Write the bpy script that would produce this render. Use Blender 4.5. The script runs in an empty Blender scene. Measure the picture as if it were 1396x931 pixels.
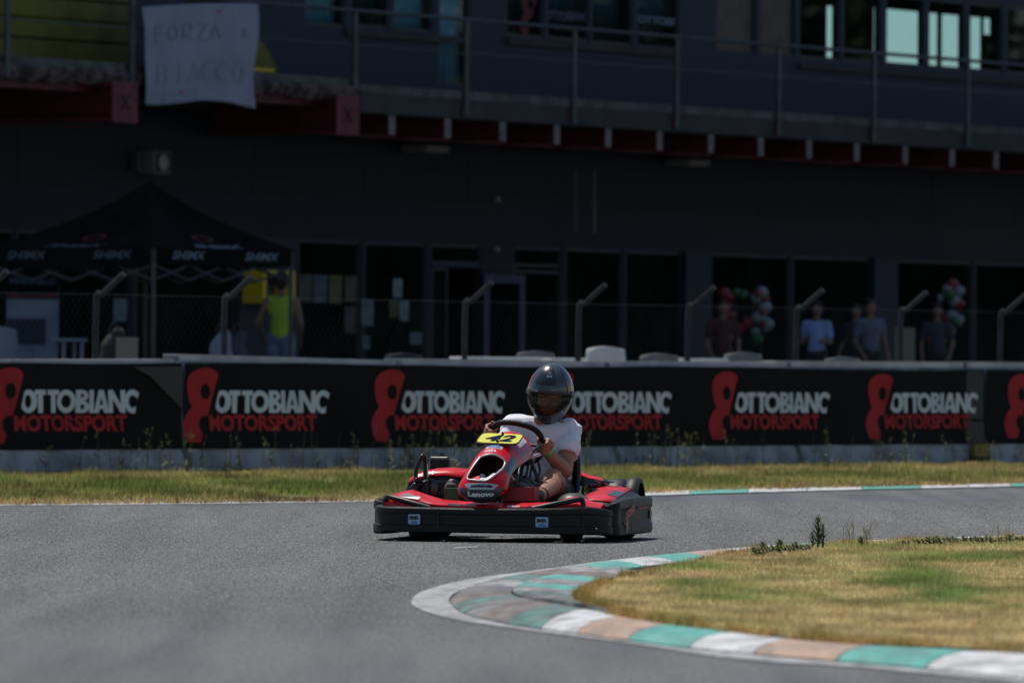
import bpy, bmesh, math, random
import numpy as np
from mathutils import Vector, Matrix, noise
from mathutils.geometry import tessellate_polygon
R = math.radians
random.seed(7)
rng = np.random.default_rng(7)
S = bpy.context.scene
C = S.collection

# ------------------------------------------------------------------ camera
F, H, PX0, PY0, ROLL = 11000.0, 0.98, 698.0, 500.0, 0.008
cd = bpy.data.cameras.new('camera'); cam = bpy.data.objects.new('camera', cd); C.objects.link(cam)
cd.sensor_width = 36; cd.lens = 36 * F / 1396; cd.clip_start = .5; cd.clip_end = 3000
cd.shift_y = (PY0 - 465.5) / 1396
cam.location = (0, 0, H)
cam.rotation_euler = (Matrix.Rotation(R(90), 3, 'X') @ Matrix.Rotation(ROLL, 3, 'Z')).to_euler()
cd.dof.use_dof = True; cd.dof.focus_distance = 45.7; cd.dof.aperture_fstop = 6.0; cd.dof.aperture_blades = 9
S.camera = cam
# ------------------------------------------------------------------ light
SUN = Vector((-.23, .35, .91)).normalized()
w = bpy.data.worlds.new('World'); S.world = w; w.use_nodes = True
wn = w.node_tree.nodes; bg = wn['Background']
sky = wn.new('ShaderNodeTexSky'); sky.sky_type = 'NISHITA'; sky.sun_disc = False
sky.sun_elevation = math.asin(SUN.z); sky.sun_rotation = math.atan2(SUN.x, SUN.y)
sky.air_density = 1.0; sky.dust_density = .5; sky.ozone_density = 1.0
w.node_tree.links.new(sky.outputs[0], bg.inputs[0]); bg.inputs[1].default_value = .10
sl = bpy.data.lights.new('sun', 'SUN'); sl.energy = 4.9; sl.angle = R(.53); sl.color = (1, .955, .88)
so = bpy.data.objects.new('sun', sl); C.objects.link(so)
so.rotation_euler = SUN.to_track_quat('Z', 'Y').to_euler(); so.location = (0, 40, 60)
S.view_settings.view_transform = 'Standard'; S.view_settings.look = 'None'
S.view_settings.exposure = -.4; S.view_settings.gamma = 1

# ------------------------------------------------------------------ mapping from the photograph to places
def unroll(px, py):
    dx, dy = px - PX0, py - PY0
    return dx + dy * ROLL, dy - dx * ROLL
def G(px, py, z=0.0):                                 # point on a level plane
    dx, dy = unroll(px, py); Y = F * (H - z) / dy
    return Vector((dx / F * Y, Y, z))
def A(px, py, Y):                                     # point at distance Y
    dx, dy = unroll(px, py)
    return Vector((dx / F * Y, Y, H - dy / F * Y))
FA = R(60); FD = Vector((math.cos(FA), math.sin(FA), 0)); FN = Vector((math.sin(FA), -math.cos(FA), 0)); FO = Vector((0, 118, 0))
def fac(px, py, off=0.0):                             # (u, z) on the facade plane moved out by off
    dx, dy = unroll(px, py); k = dx / F; O = FO + FN * off
    u = (k * O.y - O.x) / (FD.x - k * FD.y); Y = O.y + u * FD.y
    return u, H - dy / F * Y
def fp(u, o, z): p = FO + FD * u + FN * o; return Vector((p.x, p.y, z))

# ------------------------------------------------------------------ mesh building
ORG = {}
def tag(o, label=None, cat=None, group=None, kind=None):
    if label: o['label'] = label
    if cat: o['category'] = cat
    if group: o['group'] = group
    if kind: o['kind'] = kind
    return o
def empty(name, loc, label=None, cat=None, group=None, kind=None, local=False, rot=0):
    o = bpy.data.objects.new(name, None); C.objects.link(o); o.location = loc; o.rotation_euler = (0, 0, rot)
    o.empty_display_size = .1
    ORG[o.name] = Vector((0, 0, 0)) if local else Vector(loc)
    return tag(o, label, cat, group, kind)
def copy_tree(o, parent=None):
    c = o.copy(); C.objects.link(c); c.parent = parent
    for ch in o.children: copy_tree(ch, c)
    return c
def catmull(P, n):
    P = [Vector(p) for p in P]; out = []
    for i in range(len(P) - 1):
        p0 = P[max(i - 1, 0)]; p1 = P[i]; p2 = P[i + 1]; p3 = P[min(i + 2, len(P) - 1)]
        for k in range(n):
            t = k / n
            out.append(.5 * ((2 * p1) + (p2 - p0) * t + (2 * p0 - 5 * p1 + 4 * p2 - p3) * t * t + (3 * p1 - p0 - 3 * p2 + p3) * t ** 3))
    out.append(P[-1]); return out
def refine(P, T, step):                                # split triangles until they follow a curved surface
    P = list(P); T = [tuple(t) for t in T]
    for _ in range(7):
        mid = {}; out = []; ch = False
        def m(a, b):
            if (P[a][0] - P[b][0]) ** 2 + (P[a][1] - P[b][1]) ** 2 <= step * step: return None
            k = (min(a, b), max(a, b))
            if k not in mid: P.append(((P[a][0] + P[b][0]) / 2, (P[a][1] + P[b][1]) / 2)); mid[k] = len(P) - 1
            return mid[k]
        for a, b, c in T:
            x, y, z = m(a, b), m(b, c), m(c, a); n = (x is not None) + (y is not None) + (z is not None)
            if n == 0: out.append((a, b, c)); continue
            ch = True
            if n == 3: out += [(a, x, z), (x, b, y), (z, y, c), (x, y, z)]
            elif n == 1:
                if x is not None: out += [(a, x, c), (x, b, c)]
                elif y is not None: out += [(b, y, a), (y, c, a)]
                else: out += [(c, z, b), (z, a, b)]
            else:
                if z is None: out += [(x, b, y), (a, x, y), (a, y, c)]
                elif x is None: out += [(y, c, z), (b, y, z), (b, z, a)]
                else: out += [(z, a, x), (c, z, x), (c, x, b)]
        T = out
        if not ch: break
    return P, T
class MB:
    def __init__(s): s.v = []; s.f = []; s.m = []; s.k = 0
    def add(s, vs, fs):
        b = len(s.v); s.v += [tuple(v) for v in vs]; s.f += [tuple(i + b for i in f) for f in fs]; s.m += [s.k] * len(fs); return s
    def box(s, x0, x1, y0, y1, z0, z1, M=None):
        vs = [Vector((x, y, z)) for z in (z0, z1) for y in (y0, y1) for x in (x0, x1)]
        if M: vs = [M @ v for v in vs]
        return s.add(vs, [(0, 2, 3, 1), (4, 5, 7, 6), (0, 1, 5, 4), (2, 6, 7, 3), (0, 4, 6, 2), (1, 3, 7, 5)])
    def fbox(s, u0, u1, o0, o1, z0, z1):              # box in facade coordinates
        vs = [fp(u, o, z) for z in (z0, z1) for o in (o0, o1) for u in (u0, u1)]
        return s.add(vs, [(0, 2, 3, 1), (4, 5, 7, 6), (0, 1, 5, 4), (2, 6, 7, 3), (0, 4, 6, 2), (1, 3, 7, 5)])
    def loft(s, rings, closed=True, caps=True):
        n = len(rings[0]); vs = [v for r in rings for v in r]; fs = []
        for i in range(len(rings) - 1):
            for j in range(n if closed else n - 1):
                a = i * n + j; b = i * n + (j + 1) % n; fs.append((a, b, b + n, a + n))
        if caps and closed: fs.append(tuple(range(n - 1, -1, -1))); fs.append(tuple((len(rings) - 1) * n + j for j in range(n)))
        return s.add(vs, fs)
    def tube(s, pts, r, n=8, smooth=0, r1=None):
        P = [Vector(p) for p in pts]
        if smooth: P = catmull(P, smooth)
        rings = []; up = None
        for i, p in enumerate(P):
            t = (P[min(i + 1, len(P) - 1)] - P[max(i - 1, 0)]).normalized()
            if up is None: up = t.orthogonal().normalized()
            up = (up - t * up.dot(t)); up = up.normalized() if up.length > 1e-6 else t.orthogonal().normalized()
            b = t.cross(up); rr = r if r1 is None else r + (r1 - r) * i / (len(P) - 1)
            rings.append([p + (up * math.cos(2 * math.pi * j / n) + b * math.sin(2 * math.pi * j / n)) * rr for j in range(n)])
        return s.loft(rings)
    def capsule(s, p0, r0, p1, r1, n=12):
        p0, p1 = Vector(p0), Vector(p1); t = (p1 - p0).normalized(); up = t.orthogonal().normalized(); b = t.cross(up); rings = []
        for k in range(1, 5): a = k / 5 * math.pi / 2; rings.append((p0 - t * r0 * math.cos(a), r0 * math.sin(a)))
        rings += [(p0, r0), (p1, r1)]
        for k in range(4, 0, -1): a = k / 5 * math.pi / 2; rings.append((p1 + t * r1 * math.cos(a), r1 * math.sin(a)))
        return s.loft([[c + (up * math.cos(2 * math.pi * j / n) + b * math.sin(2 * math.pi * j / n)) * q for j in range(n)] for c, q in rings])
    def chain(s, P, Rr):
        for i in range(len(P) - 1): s.capsule(P[i], Rr[i], P[i + 1], Rr[i + 1])
        return s
    def ell(s, c, r, M=None, n=16):
        c = Vector(c); M = M or Matrix.Identity(3); rings = []
        for i in range(1, n // 2 + 1):
            a = math.pi * i / (n // 2 + 1)
            rings.append([c + M @ Vector((r[0] * math.sin(a) * math.cos(2 * math.pi * j / n), r[1] * math.sin(a) * math.sin(2 * math.pi * j / n), -r[2] * math.cos(a))) for j in range(n)])
        return s.loft(rings)
    def lathe(s, c, ax, prof, n=28):                   # prof: (distance along axis, radius)
        c = Vector(c); ax = Vector(ax).normalized(); up = ax.orthogonal().normalized(); b = ax.cross(up)
        return s.loft([[c + ax * d + (up * math.cos(2 * math.pi * j / n) + b * math.sin(2 * math.pi * j / n)) * q for j in range(n)] for d, q in prof])
    def poly(s, outer, fn, holes=(), step=0):                  # flat polygon(s) mapped through fn(x, y)
        loops = [[Vector((x, y, 0)) for x, y in L] for L in (outer,) + tuple(holes)]
        tris = tessellate_polygon(loops); flat = [(v.x, v.y) for L in loops for v in L]
        if step: flat, tris = refine(flat, tris, step)
        return s.add([fn(x, y) for x, y in flat], [tuple(t) for t in tris])
    def build(s, name, mat, parent=None, smooth=None, bevel=0, solid=0, rel=True):
        me = bpy.data.meshes.new(name); V = s.v
        if parent is not None: org = ORG[parent.name]
        else:
            a = np.array(V); org = Vector((float(a[:, 0].mean()), float(a[:, 1].mean()), float(a[:, 2].min())))
        me.from_pydata([(v[0] - org.x, v[1] - org.y, v[2] - org.z) for v in V], [], s.f)
        for m in (mat if isinstance(mat, (list, tuple)) else [mat]): me.materials.append(m)
        if any(s.m): me.polygons.foreach_set('material_index', s.m)
        if smooth is not None:
            me.polygons.foreach_set('use_smooth', [True] * len(me.polygons))
            if smooth < 180: me.set_sharp_from_angle(angle=R(smooth))
        o = bpy.data.objects.new(name, me); C.objects.link(o)
        if parent is None: o.location = org
        else: o.parent = parent
        ORG[o.name] = org.copy()
        bm = bmesh.new(); bm.from_mesh(me); bmesh.ops.recalc_face_normals(bm, faces=bm.faces) if rel else None; bm.to_mesh(me); bm.free()
        if solid: md = o.modifiers.new('solid', 'SOLIDIFY'); md.thickness = solid; md.offset = 0
        if bevel: md = o.modifiers.new('bevel', 'BEVEL'); md.width = bevel; md.segments = 2; md.limit_method = 'ANGLE'; md.angle_limit = R(40)
        return o
def remeshed(mb, name, mat, parent, voxel, it=3, disp=None):      # one continuous surface out of overlapping volumes
    me = bpy.data.meshes.new('tmp'); me.from_pydata(mb.v, [], mb.f)
    bm = bmesh.new(); bm.from_mesh(me); bmesh.ops.recalc_face_normals(bm, faces=bm.faces); bm.to_mesh(me); bm.free()
    o = bpy.data.objects.new('tmp', me); C.objects.link(o)
    md = o.modifiers.new('r', 'REMESH'); md.mode = 'VOXEL'; md.voxel_size = voxel
    sm = o.modifiers.new('s', 'SMOOTH'); sm.factor = .5; sm.iterations = it
    bpy.context.view_layer.update(); dg = bpy.context.evaluated_depsgraph_get()
    nm = bpy.data.meshes.new_from_object(o.evaluated_get(dg)); bpy.data.objects.remove(o); nm.name = name
    if disp:
        for v in nm.vertices: v.co += v.normal * disp(v.co)
    org = ORG[parent.name]; nm.transform(Matrix.Translation(-org)); nm.materials.clear(); nm.materials.append(mat)
    nm.polygons.foreach_set('use_smooth', [True] * len(nm.polygons))
    r = bpy.data.objects.new(name, nm); C.objects.link(r); r.parent = parent; ORG[r.name] = org.copy(); return r
def text2d(string, offset=.0, spacing=1.0, shear=0.0):            # glyph outlines, scaled to a unit box
    cu = bpy.data.curves.new('t', 'FONT'); cu.body = string; cu.size = 1; cu.offset = offset; cu.space_character = spacing; cu.shear = shear; cu.resolution_u = 3
    o = bpy.data.objects.new('t', cu); C.objects.link(o); bpy.context.view_layer.update()
    me = o.evaluated_get(bpy.context.evaluated_depsgraph_get()).to_mesh()
    v = np.array([q.co[:2] for q in me.vertices]); fs = [tuple(p.vertices) for p in me.polygons]
    bpy.data.objects.remove(o); lo, hi = v.min(0), v.max(0); v = (v - lo) / (hi - lo)
    return v, fs
def put_text(mb, string, fn, x0, x1, y0, y1, **kw):
    step = kw.pop('step', 0); v, fs = text2d(string, **kw); P = [(x0 + a * (x1 - x0), y0 + b * (y1 - y0)) for a, b in v]
    if step:
        T = [(f[0], f[i], f[i + 1]) for f in fs for i in range(1, len(f) - 1)]; P, fs = refine(P, T, step)
    return mb.add([fn(x, y) for x, y in P], fs)

# ------------------------------------------------------------------ materials
def mat(name, col, rough=.6, metal=0, col2=None, scale=8, bump=0, bscale=60, spec=.5, detail=4, coat=0, stretch=None, thr=(.4, .6), marks=0):
    m = bpy.data.materials.new(name); m.use_nodes = True; nt = m.node_tree; N = nt.nodes; L = nt.links; p = N['Principled BSDF']
    c4 = lambda c: (c[0], c[1], c[2], 1)
    p.inputs['Base Color'].default_value = c4(col); p.inputs['Roughness'].default_value = rough; p.inputs['Metallic'].default_value = metal
    p.inputs['Specular IOR Level'].default_value = spec; p.inputs['Coat Weight'].default_value = coat; p.inputs['Coat Roughness'].default_value = .06
    tc = N.new('ShaderNodeTexCoord'); mp = N.new('ShaderNodeMapping'); L.new(tc.outputs['Object'], mp.inputs[0])
    if stretch: mp.inputs['Scale'].default_value = stretch
    if col2 is not None:
        n = N.new('ShaderNodeTexNoise'); n.inputs['Scale'].default_value = scale; n.inputs['Detail'].default_value = detail; L.new(mp.outputs[0], n.inputs['Vector'])
        r = N.new('ShaderNodeValToRGB'); r.color_ramp.elements[0].position = thr[0]; r.color_ramp.elements[1].position = thr[1]
        r.color_ramp.elements[0].color = c4(col); r.color_ramp.elements[1].color = c4(col2)
        L.new(n.outputs[0], r.inputs[0]); L.new(r.outputs[0], p.inputs['Base Color'])
        rr = N.new('ShaderNodeMapRange'); rr.inputs[3].default_value = max(rough - .08, .02); rr.inputs[4].default_value = min(rough + .08, 1); L.new(n.outputs[0], rr.inputs[0]); L.new(rr.outputs[0], p.inputs['Roughness'])
    if marks:                                          # dark rubber and dirt wiped across the paint
        src = p.inputs['Base Color'].links[0].from_socket; m2 = N.new('ShaderNodeMapping'); m2.inputs['Scale'].default_value = (3.2, .55, 1); m2.inputs['Rotation'].default_value = (0, 0, R(-20)); L.new(tc.outputs['Object'], m2.inputs[0])
        q = N.new('ShaderNodeTexNoise'); q.inputs['Scale'].default_value = 2.4; q.inputs['Detail'].default_value = 9; q.inputs['Roughness'].default_value = .68; L.new(m2.outputs[0], q.inputs['Vector'])
        r2 = N.new('ShaderNodeValToRGB'); r2.color_ramp.elements[0].position = .40; r2.color_ramp.elements[1].position = .56; r2.color_ramp.elements[0].color = (1 - marks, 1 - marks, 1 - marks, 1); r2.color_ramp.elements[1].color = (1, 1, 1, 1); L.new(q.outputs[0], r2.inputs[0])
        mx = N.new('ShaderNodeMix'); mx.data_type = 'RGBA'; mx.blend_type = 'MULTIPLY'; mx.inputs[0].default_value = 1; L.new(src, mx.inputs[6]); L.new(r2.outputs[0], mx.inputs[7]); L.new(mx.outputs[2], p.inputs['Base Color'])
    if bump:
        b = N.new('ShaderNodeTexNoise'); b.inputs['Scale'].default_value = bscale; b.inputs['Detail'].default_value = 5; L.new(mp.outputs[0], b.inputs['Vector'])
        bp = N.new('ShaderNodeBump'); bp.inputs['Strength'].default_value = bump; bp.inputs['Distance'].default_value = .01; L.new(b.outputs[0], bp.inputs['Height']); L.new(bp.outputs[0], p.inputs['Normal'])
    return m
def thin_glass(name, tint, gloss=.08, rough=.03):
    m = bpy.data.materials.new(name); m.use_nodes = True; nt = m.node_tree; N = nt.nodes; L = nt.links; N.clear()
    o = N.new('ShaderNodeOutputMaterial'); t = N.new('ShaderNodeBsdfTransparent'); t.inputs[0].default_value = (*tint, 1)
    g = N.new('ShaderNodeBsdfGlossy'); g.inputs['Roughness'].default_value = rough; mx = N.new('ShaderNodeMixShader'); fr = N.new('ShaderNodeLayerWeight'); pw = N.new('ShaderNodeMath'); pw.operation = 'POWER'; pw.inputs[1].default_value = 4; ml = N.new('ShaderNodeMapRange'); ml.inputs[3].default_value = .04; ml.inputs[4].default_value = gloss * 6
    L.new(fr.outputs['Facing'], pw.inputs[0]); L.new(pw.outputs[0], ml.inputs[0]); L.new(ml.outputs[0], mx.inputs[0]); L.new(t.outputs[0], mx.inputs[1]); L.new(g.outputs[0], mx.inputs[2]); L.new(mx.outputs[0], o.inputs[0]); return m
def attr_mat(name, rough=.8, trans=0):
    m = bpy.data.materials.new(name); m.use_nodes = True; N = m.node_tree.nodes; p = N['Principled BSDF']; p.inputs['Roughness'].default_value = rough; p.inputs['Specular IOR Level'].default_value = .25
    a = N.new('ShaderNodeAttribute'); a.attribute_name = 'tint'; m.node_tree.links.new(a.outputs['Color'], p.inputs['Base Color'])
    L = m.node_tree.links; t = N.new('ShaderNodeBsdfTranslucent'); mx = N.new('ShaderNodeMixShader'); mx.inputs[0].default_value = .45; L.new(a.outputs['Color'], t.inputs[0]); L.new(p.outputs[0], mx.inputs[1]); L.new(t.outputs[0], mx.inputs[2]); L.new(mx.outputs[0], N['Material Output'].inputs[0]); return m

M = {}
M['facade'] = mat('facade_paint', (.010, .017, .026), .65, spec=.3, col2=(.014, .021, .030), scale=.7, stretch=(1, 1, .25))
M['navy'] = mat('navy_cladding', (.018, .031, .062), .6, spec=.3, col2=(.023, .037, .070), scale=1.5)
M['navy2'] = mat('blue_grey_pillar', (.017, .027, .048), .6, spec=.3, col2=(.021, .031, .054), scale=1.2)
M['blueframe'] = mat('blue_door_frame', (.008, .024, .09), .5)
M['frame'] = mat('dark_window_frame', (.016, .021, .029), .5)
M['glassdark'] = mat('glass_painted_reflection', (.005, .008, .006), .35, spec=.0, col2=(.014, .020, .013), scale=.9)  # dim greenish reflection painted into the pane colour
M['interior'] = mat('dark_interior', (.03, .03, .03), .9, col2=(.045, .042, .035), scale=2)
M['glassclear'] = thin_glass('clear_glass', (.72, .93, 1.0))
M['curtain'] = mat('grey_curtain', (.40, .42, .44), .8, col2=(.29, .31, .33), scale=6, stretch=(8, 8, .2))
M['tan'] = mat('wood_board', (.12, .085, .055), .6, col2=(.09, .065, .04), scale=4)
M['deckconc'] = mat('weathered_concrete', (.13, .14, .14), .85, col2=(.08, .085, .085), scale=3, bump=.4, bscale=20)
M['rubble'] = mat('crumbled_edge', (.16, .11, .11), .95, col2=(.04, .035, .035), scale=6, bump=.8, bscale=12, thr=(.42, .58))
M['fascia'] = mat('dark_fascia', (.035, .04, .042), .7, col2=(.025, .03, .03), scale=2)
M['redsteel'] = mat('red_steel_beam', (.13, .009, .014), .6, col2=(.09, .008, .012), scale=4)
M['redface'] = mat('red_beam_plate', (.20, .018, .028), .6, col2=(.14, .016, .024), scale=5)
M['paleplate'] = mat('pale_end_plate', (.20, .19, .18), .6, col2=(.14, .06, .055), scale=9, thr=(.5, .7))
M['rail'] = mat('galvanised_rail', (.075, .09, .10), .5, .2, col2=(.055, .065, .075), scale=5)
M['sheet'] = mat('bed_sheet', (.36, .40, .50), .85, col2=(.32, .36, .46), scale=2, bump=.3, bscale=6)
M['marker'] = mat('faint_blue_marker', (.31, .36, .46), .85)
M['marker2'] = mat('blue_marker', (.265, .32, .43), .85)
M['redmark'] = mat('red_marker', (.5, .06, .07), .8)
M['olive'] = mat('yellow_tarpaulin', (.20, .19, .014), .7, col2=(.14, .135, .014), scale=1.5)
M['yellow'] = mat('yellow_paint', (.75, .55, .02), .5)
M['tent'] = mat('black_tent_cloth', (.006, .007, .008), .95, spec=.05, col2=(.010, .011, .012), scale=3, bump=.2, bscale=5)
M['tentmetal'] = mat('tent_tube', (.045, .05, .055), .5)
M['print'] = mat('pale_print', (.15, .20, .27), .7)
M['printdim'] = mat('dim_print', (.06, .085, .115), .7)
M['printred'] = mat('dull_red_print', (.10, .008, .012), .7)
M['metal'] = mat('grey_metal_tube', (.062, .066, .068), .7, .0, spec=.15, col2=(.045, .048, .05), scale=10)
M['wire'] = mat('galvanised_wire', (.10, .105, .11), .6)
M['whitepl'] = mat('white_plastic', (.78, .78, .76), .4, col2=(.68, .68, .66), scale=5)
M['shadepl'] = mat('shade_toned_white_plastic', (.26, .26, .26), .5, col2=(.21, .21, .21), scale=5)  # white chair plastic with the shade put into its colour
M['concrete'] = mat('barrier_concrete', (.34, .38, .43), .85, col2=(.17, .19, .21), scale=3.5, bump=.5, bscale=25, detail=8, thr=(.38, .62))
M['banner'] = mat('black_banner_vinyl', (.007, .007, .008), .8, col2=(.010, .010, .011), scale=1.2, bump=.15, bscale=3, spec=.12)
M['bwhite'] = mat('banner_white_print', (.58, .64, .70), .75, spec=.2, col2=(.52, .58, .64), scale=3)
M['bred'] = mat('banner_red_print', (.42, .024, .030), .75, spec=.2, col2=(.35, .022, .027), scale=3)
M['asphalt'] = None
M['whiteline'] = mat('worn_white_paint', (.46, .47, .48), .7, col2=(.22, .22, .22), scale=9, bump=.3, bscale=120, detail=8, thr=(.42, .68), marks=.35)
M['kw'] = mat('kerb_white_paint', (.70, .71, .72), .7, col2=(.30, .30, .31), scale=5, bump=.3, bscale=90, detail=10, thr=(.42, .70), marks=.28)
M['kt'] = mat('kerb_teal_paint', (.07, .42, .36), .65, col2=(.15, .32, .29), scale=5, bump=.3, bscale=90, detail=10, thr=(.40, .70), marks=.28)
M['ks'] = mat('kerb_faded_red_paint', (.52, .33, .23), .75, col2=(.33, .27, .235), scale=5, bump=.3, bscale=90, detail=10, thr=(.38, .66), marks=.28)
M['kg'] = mat('kerb_bare_concrete', (.22, .22, .225), .8, col2=(.10, .10, .105), scale=5, bump=.4, bscale=60, detail=8)
for k_, c_ in (('kww', (.42, .42, .43)), ('ktw', (.10, .27, .24)), ('ksw', (.28, .21, .18))): M[k_] = mat('rubbed_' + {'kww': 'white', 'ktw': 'teal', 'ksw': 'red'}[k_] + '_kerb_paint', c_, .75, col2=(.13, .13, .135), scale=6, bump=.3, bscale=70, detail=8, thr=(.40, .66), marks=.5)
M['kd'] = mat('rubbered_concrete', (.07, .07, .075), .75, col2=(.14, .14, .14), scale=6, bump=.3, bscale=60)
M['paddock'] = mat('paddock_paving', (.16, .16, .16), .85, col2=(.12, .12, .12), scale=2)
M['soil'] = mat('dry_soil', (.22, .18, .08), .95, col2=(.12, .14, .04), scale=1.2, bump=.6, bscale=30)
M['straw'] = mat('straw_ground', (.36, .27, .12), .95, col2=(.20, .18, .07), scale=1.6, bump=.6, bscale=40)
M['blade'] = attr_mat('grass_blade')
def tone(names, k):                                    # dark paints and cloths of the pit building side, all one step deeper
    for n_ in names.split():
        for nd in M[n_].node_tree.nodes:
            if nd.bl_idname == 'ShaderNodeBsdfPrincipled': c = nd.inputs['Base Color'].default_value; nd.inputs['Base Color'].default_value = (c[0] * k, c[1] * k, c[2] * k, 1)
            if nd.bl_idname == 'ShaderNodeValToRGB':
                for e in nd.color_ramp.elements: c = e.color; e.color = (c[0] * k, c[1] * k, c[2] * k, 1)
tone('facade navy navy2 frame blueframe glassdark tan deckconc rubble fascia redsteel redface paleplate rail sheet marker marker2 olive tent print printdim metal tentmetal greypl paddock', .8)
# ------------------------------------------------------------------ the ground
def asphalt():
    m = mat('asphalt', (.09, .09, .09), .75); nt = m.node_tree; N = nt.nodes; L = nt.links; p = N['Principled BSDF']
    tc = N.new('ShaderNodeTexCoord')
    def nz(scale, det, st=None, ro=.5):
        n = N.new('ShaderNodeTexNoise'); n.inputs['Scale'].default_value = scale; n.inputs['Detail'].default_value = det; n.inputs['Roughness'].default_value = ro
        if st:
            mp = N.new('ShaderNodeMapping'); mp.inputs['Scale'].default_value = st; mp.inputs['Rotation'].default_value = (0, 0, R(-12)); L.new(tc.outputs['Object'], mp.inputs[0]); L.new(mp.outputs[0], n.inputs['Vector'])
        else: L.new(tc.outputs['Object'], n.inputs['Vector'])
        return n
    a = nz(62, 2, None, .7); b = nz(.35, 4, (1, .35, 1)); c = nz(1.2, 3, (2.5, .12, 1)); d = nz(12, 4)
    def ramp(n, p0, c0, p1, c1):
        r = N.new('ShaderNodeValToRGB'); r.color_ramp.elements[0].position = p0; r.color_ramp.elements[1].position = p1
        r.color_ramp.elements[0].color = (*c0, 1); r.color_ramp.elements[1].color = (*c1, 1); L.new(n.outputs[0], r.inputs[0]); return r
    base = ramp(b, .35, (.088, .096, .101), .65, (.136, .140, .138))
    def mul(x, y, f=1):
        q = N.new('ShaderNodeMix'); q.data_type = 'RGBA'; q.blend_type = 'MULTIPLY'; q.inputs[0].default_value = f; L.new(x.outputs[0] if x.bl_idname != 'ShaderNodeMix' else x.outputs[2], q.inputs[6]); L.new(y.outputs[0], q.inputs[7]); return q
    q = mul(base, ramp(a, .38, (.15, .15, .15), .63, (1.95, 1.95, 1.95)))
    q = mul(q, ramp(c, .36, (.68, .69, .71), .60, (1.05, 1.05, 1.05)))
    q = mul(q, ramp(d, .3, (.86, .86, .86), .7, (1.1, 1.1, 1.1)))
    L.new(q.outputs[2], p.inputs['Base Color'])
    bp = N.new('ShaderNodeBump'); bp.inputs['Strength'].default_value = .5; bp.inputs['Distance'].default_value = .004; L.new(a.outputs[0], bp.inputs['Height']); L.new(bp.outputs[0], p.inputs['Normal'])
    p.inputs['Specular IOR Level'].default_value = .35
    return m
M['asphalt'] = asphalt()
M['grit'] = attr_mat('asphalt_chippings'); M['grit'].node_tree.nodes['Mix Shader'].inputs[0].default_value = 0
mb = MB(); xs = [-900, -60, -20, 20, 60, 900]; ys = [-300, 0, 20, 40, 60, 80, 120, 1500]
mb.add([(x, y, 0) for y in ys for x in xs], [(j * 6 + i, j * 6 + i + 1, j * 6 + i + 7, j * 6 + i + 6) for j in range(7) for i in range(5)])
tag(mb.build('track', M['asphalt']), kind='structure')

def ribbon(name, a, b, m, z0=.004, z1=None, parent=None, kind='structure', smooth=4):
    z1 = z0 if z1 is None else z1
    a = catmull([G(x, y, z0) for x, y in a], smooth); b = catmull([G(x, y, z1) for x, y in b], smooth); n = len(a)
    mb = MB(); mb.add(a + b, [(i, i + 1, n + i + 1, n + i) for i in range(n - 1)])
    o = mb.build(name, m, parent); tag(o, kind=kind); return o
edge = [(-160, 690.5), (0, 689.0), (250, 686.8), (500, 683.5), (700, 679.8), (880, 675.4), (1100, 669), (1396, 662.5), (1560, 659.5)]
eback = [(-160, 687.2), (0, 685.6), (250, 683.4), (500, 680.2), (700, 676.0), (880, 671.0), (1100, 664.5), (1396, 658.8), (1560, 656)]
ribbon('white_line', edge[:6], eback[:6], M['whiteline'])
# far kerb, painted in turn
FKW = [(870, 675.6, 670.6, 'kw'), (940, 673.6, 668.2, 'kt'), (1020, 671.2, 665.8, 'kw'), (1100, 669, 664.5, 'kw'), (1175, 667, 663, 'kt'), (1255, 665.4, 661.5, 'kw'), (1320, 664, 660.2, 'kw'), (1378, 662.8, 659, 'kt'), (1470, 661, 657.2, 'kw'), (1560, 659.4, 655.8, None)]
fk = empty('far_kerb', G(1200, 665), kind='structure')
for q, r_ in zip(FKW, FKW[1:]):
    mb = MB(); a, b, c, d = G(q[0], q[1], .008), G(r_[0], r_[1], .008), G(r_[0], r_[2], .010), G(q[0], q[2], .010)
    e = (b - a).normalized() * .01
    mb.add([a + e, b - e, c - e, d + e], [(0, 1, 2, 3)]); mb.build('kerb_block', M[q[3]], fk, solid=.004)

# barrier path
WP = [(-330, 68.1), (-60, 70.45), (0, 71.0), (250, 73.2), (507, 75.56), (741, 77.95), (967, 80.3), (1181, 82.7), (1371, 85.0), (1700, 89.2)]
WPTS = catmull([Vector(((px - PX0 + 1.0) / F * Y, Y, 0)) for px, Y in WP], 24)
WS = [0.0]
for i in range(1, len(WPTS)): WS.append(WS[-1] + (WPTS[i] - WPTS[i - 1]).length)
def wall_at(s):
    i = 0
    import bisect
    i = min(max(bisect.bisect(WS, s) - 1, 0), len(WS) - 2); t = (s - WS[i]) / (WS[i + 1] - WS[i])
    p = WPTS[i].lerp(WPTS[i + 1], t); i0 = max(i - 6, 0); i1 = min(i + 7, len(WPTS) - 1); d = (WPTS[i1] - WPTS[i0]).normalized()
    return p, d, Vector((d.y, -d.x, 0))
def wall_s(px, py=550, off=0.0):
    best = None
    for i, p in enumerate(WPTS):
        p = p + wall_at(WS[i])[2] * off
        qx = PX0 + p.x / p.y * F - (py - PY0) * ROLL
        if best is None or abs(qx - px) < best[0]: best = (abs(qx - px), i)
    i = best[1]
    lo, hi = WS[max(i - 1, 0)], WS[min(i + 1, len(WS) - 1)]
    for _ in range(30):
        m = (lo + hi) / 2; p, d, n = wall_at(m); p = p + n * off
        if PX0 + p.x / p.y * F - (py - PY0) * ROLL < px: lo = m
        else: hi = m
    return lo
def wp(s, o, z): p, d, n = wall_at(s); q = p + n * o; return Vector((q.x, q.y, z))

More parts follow.
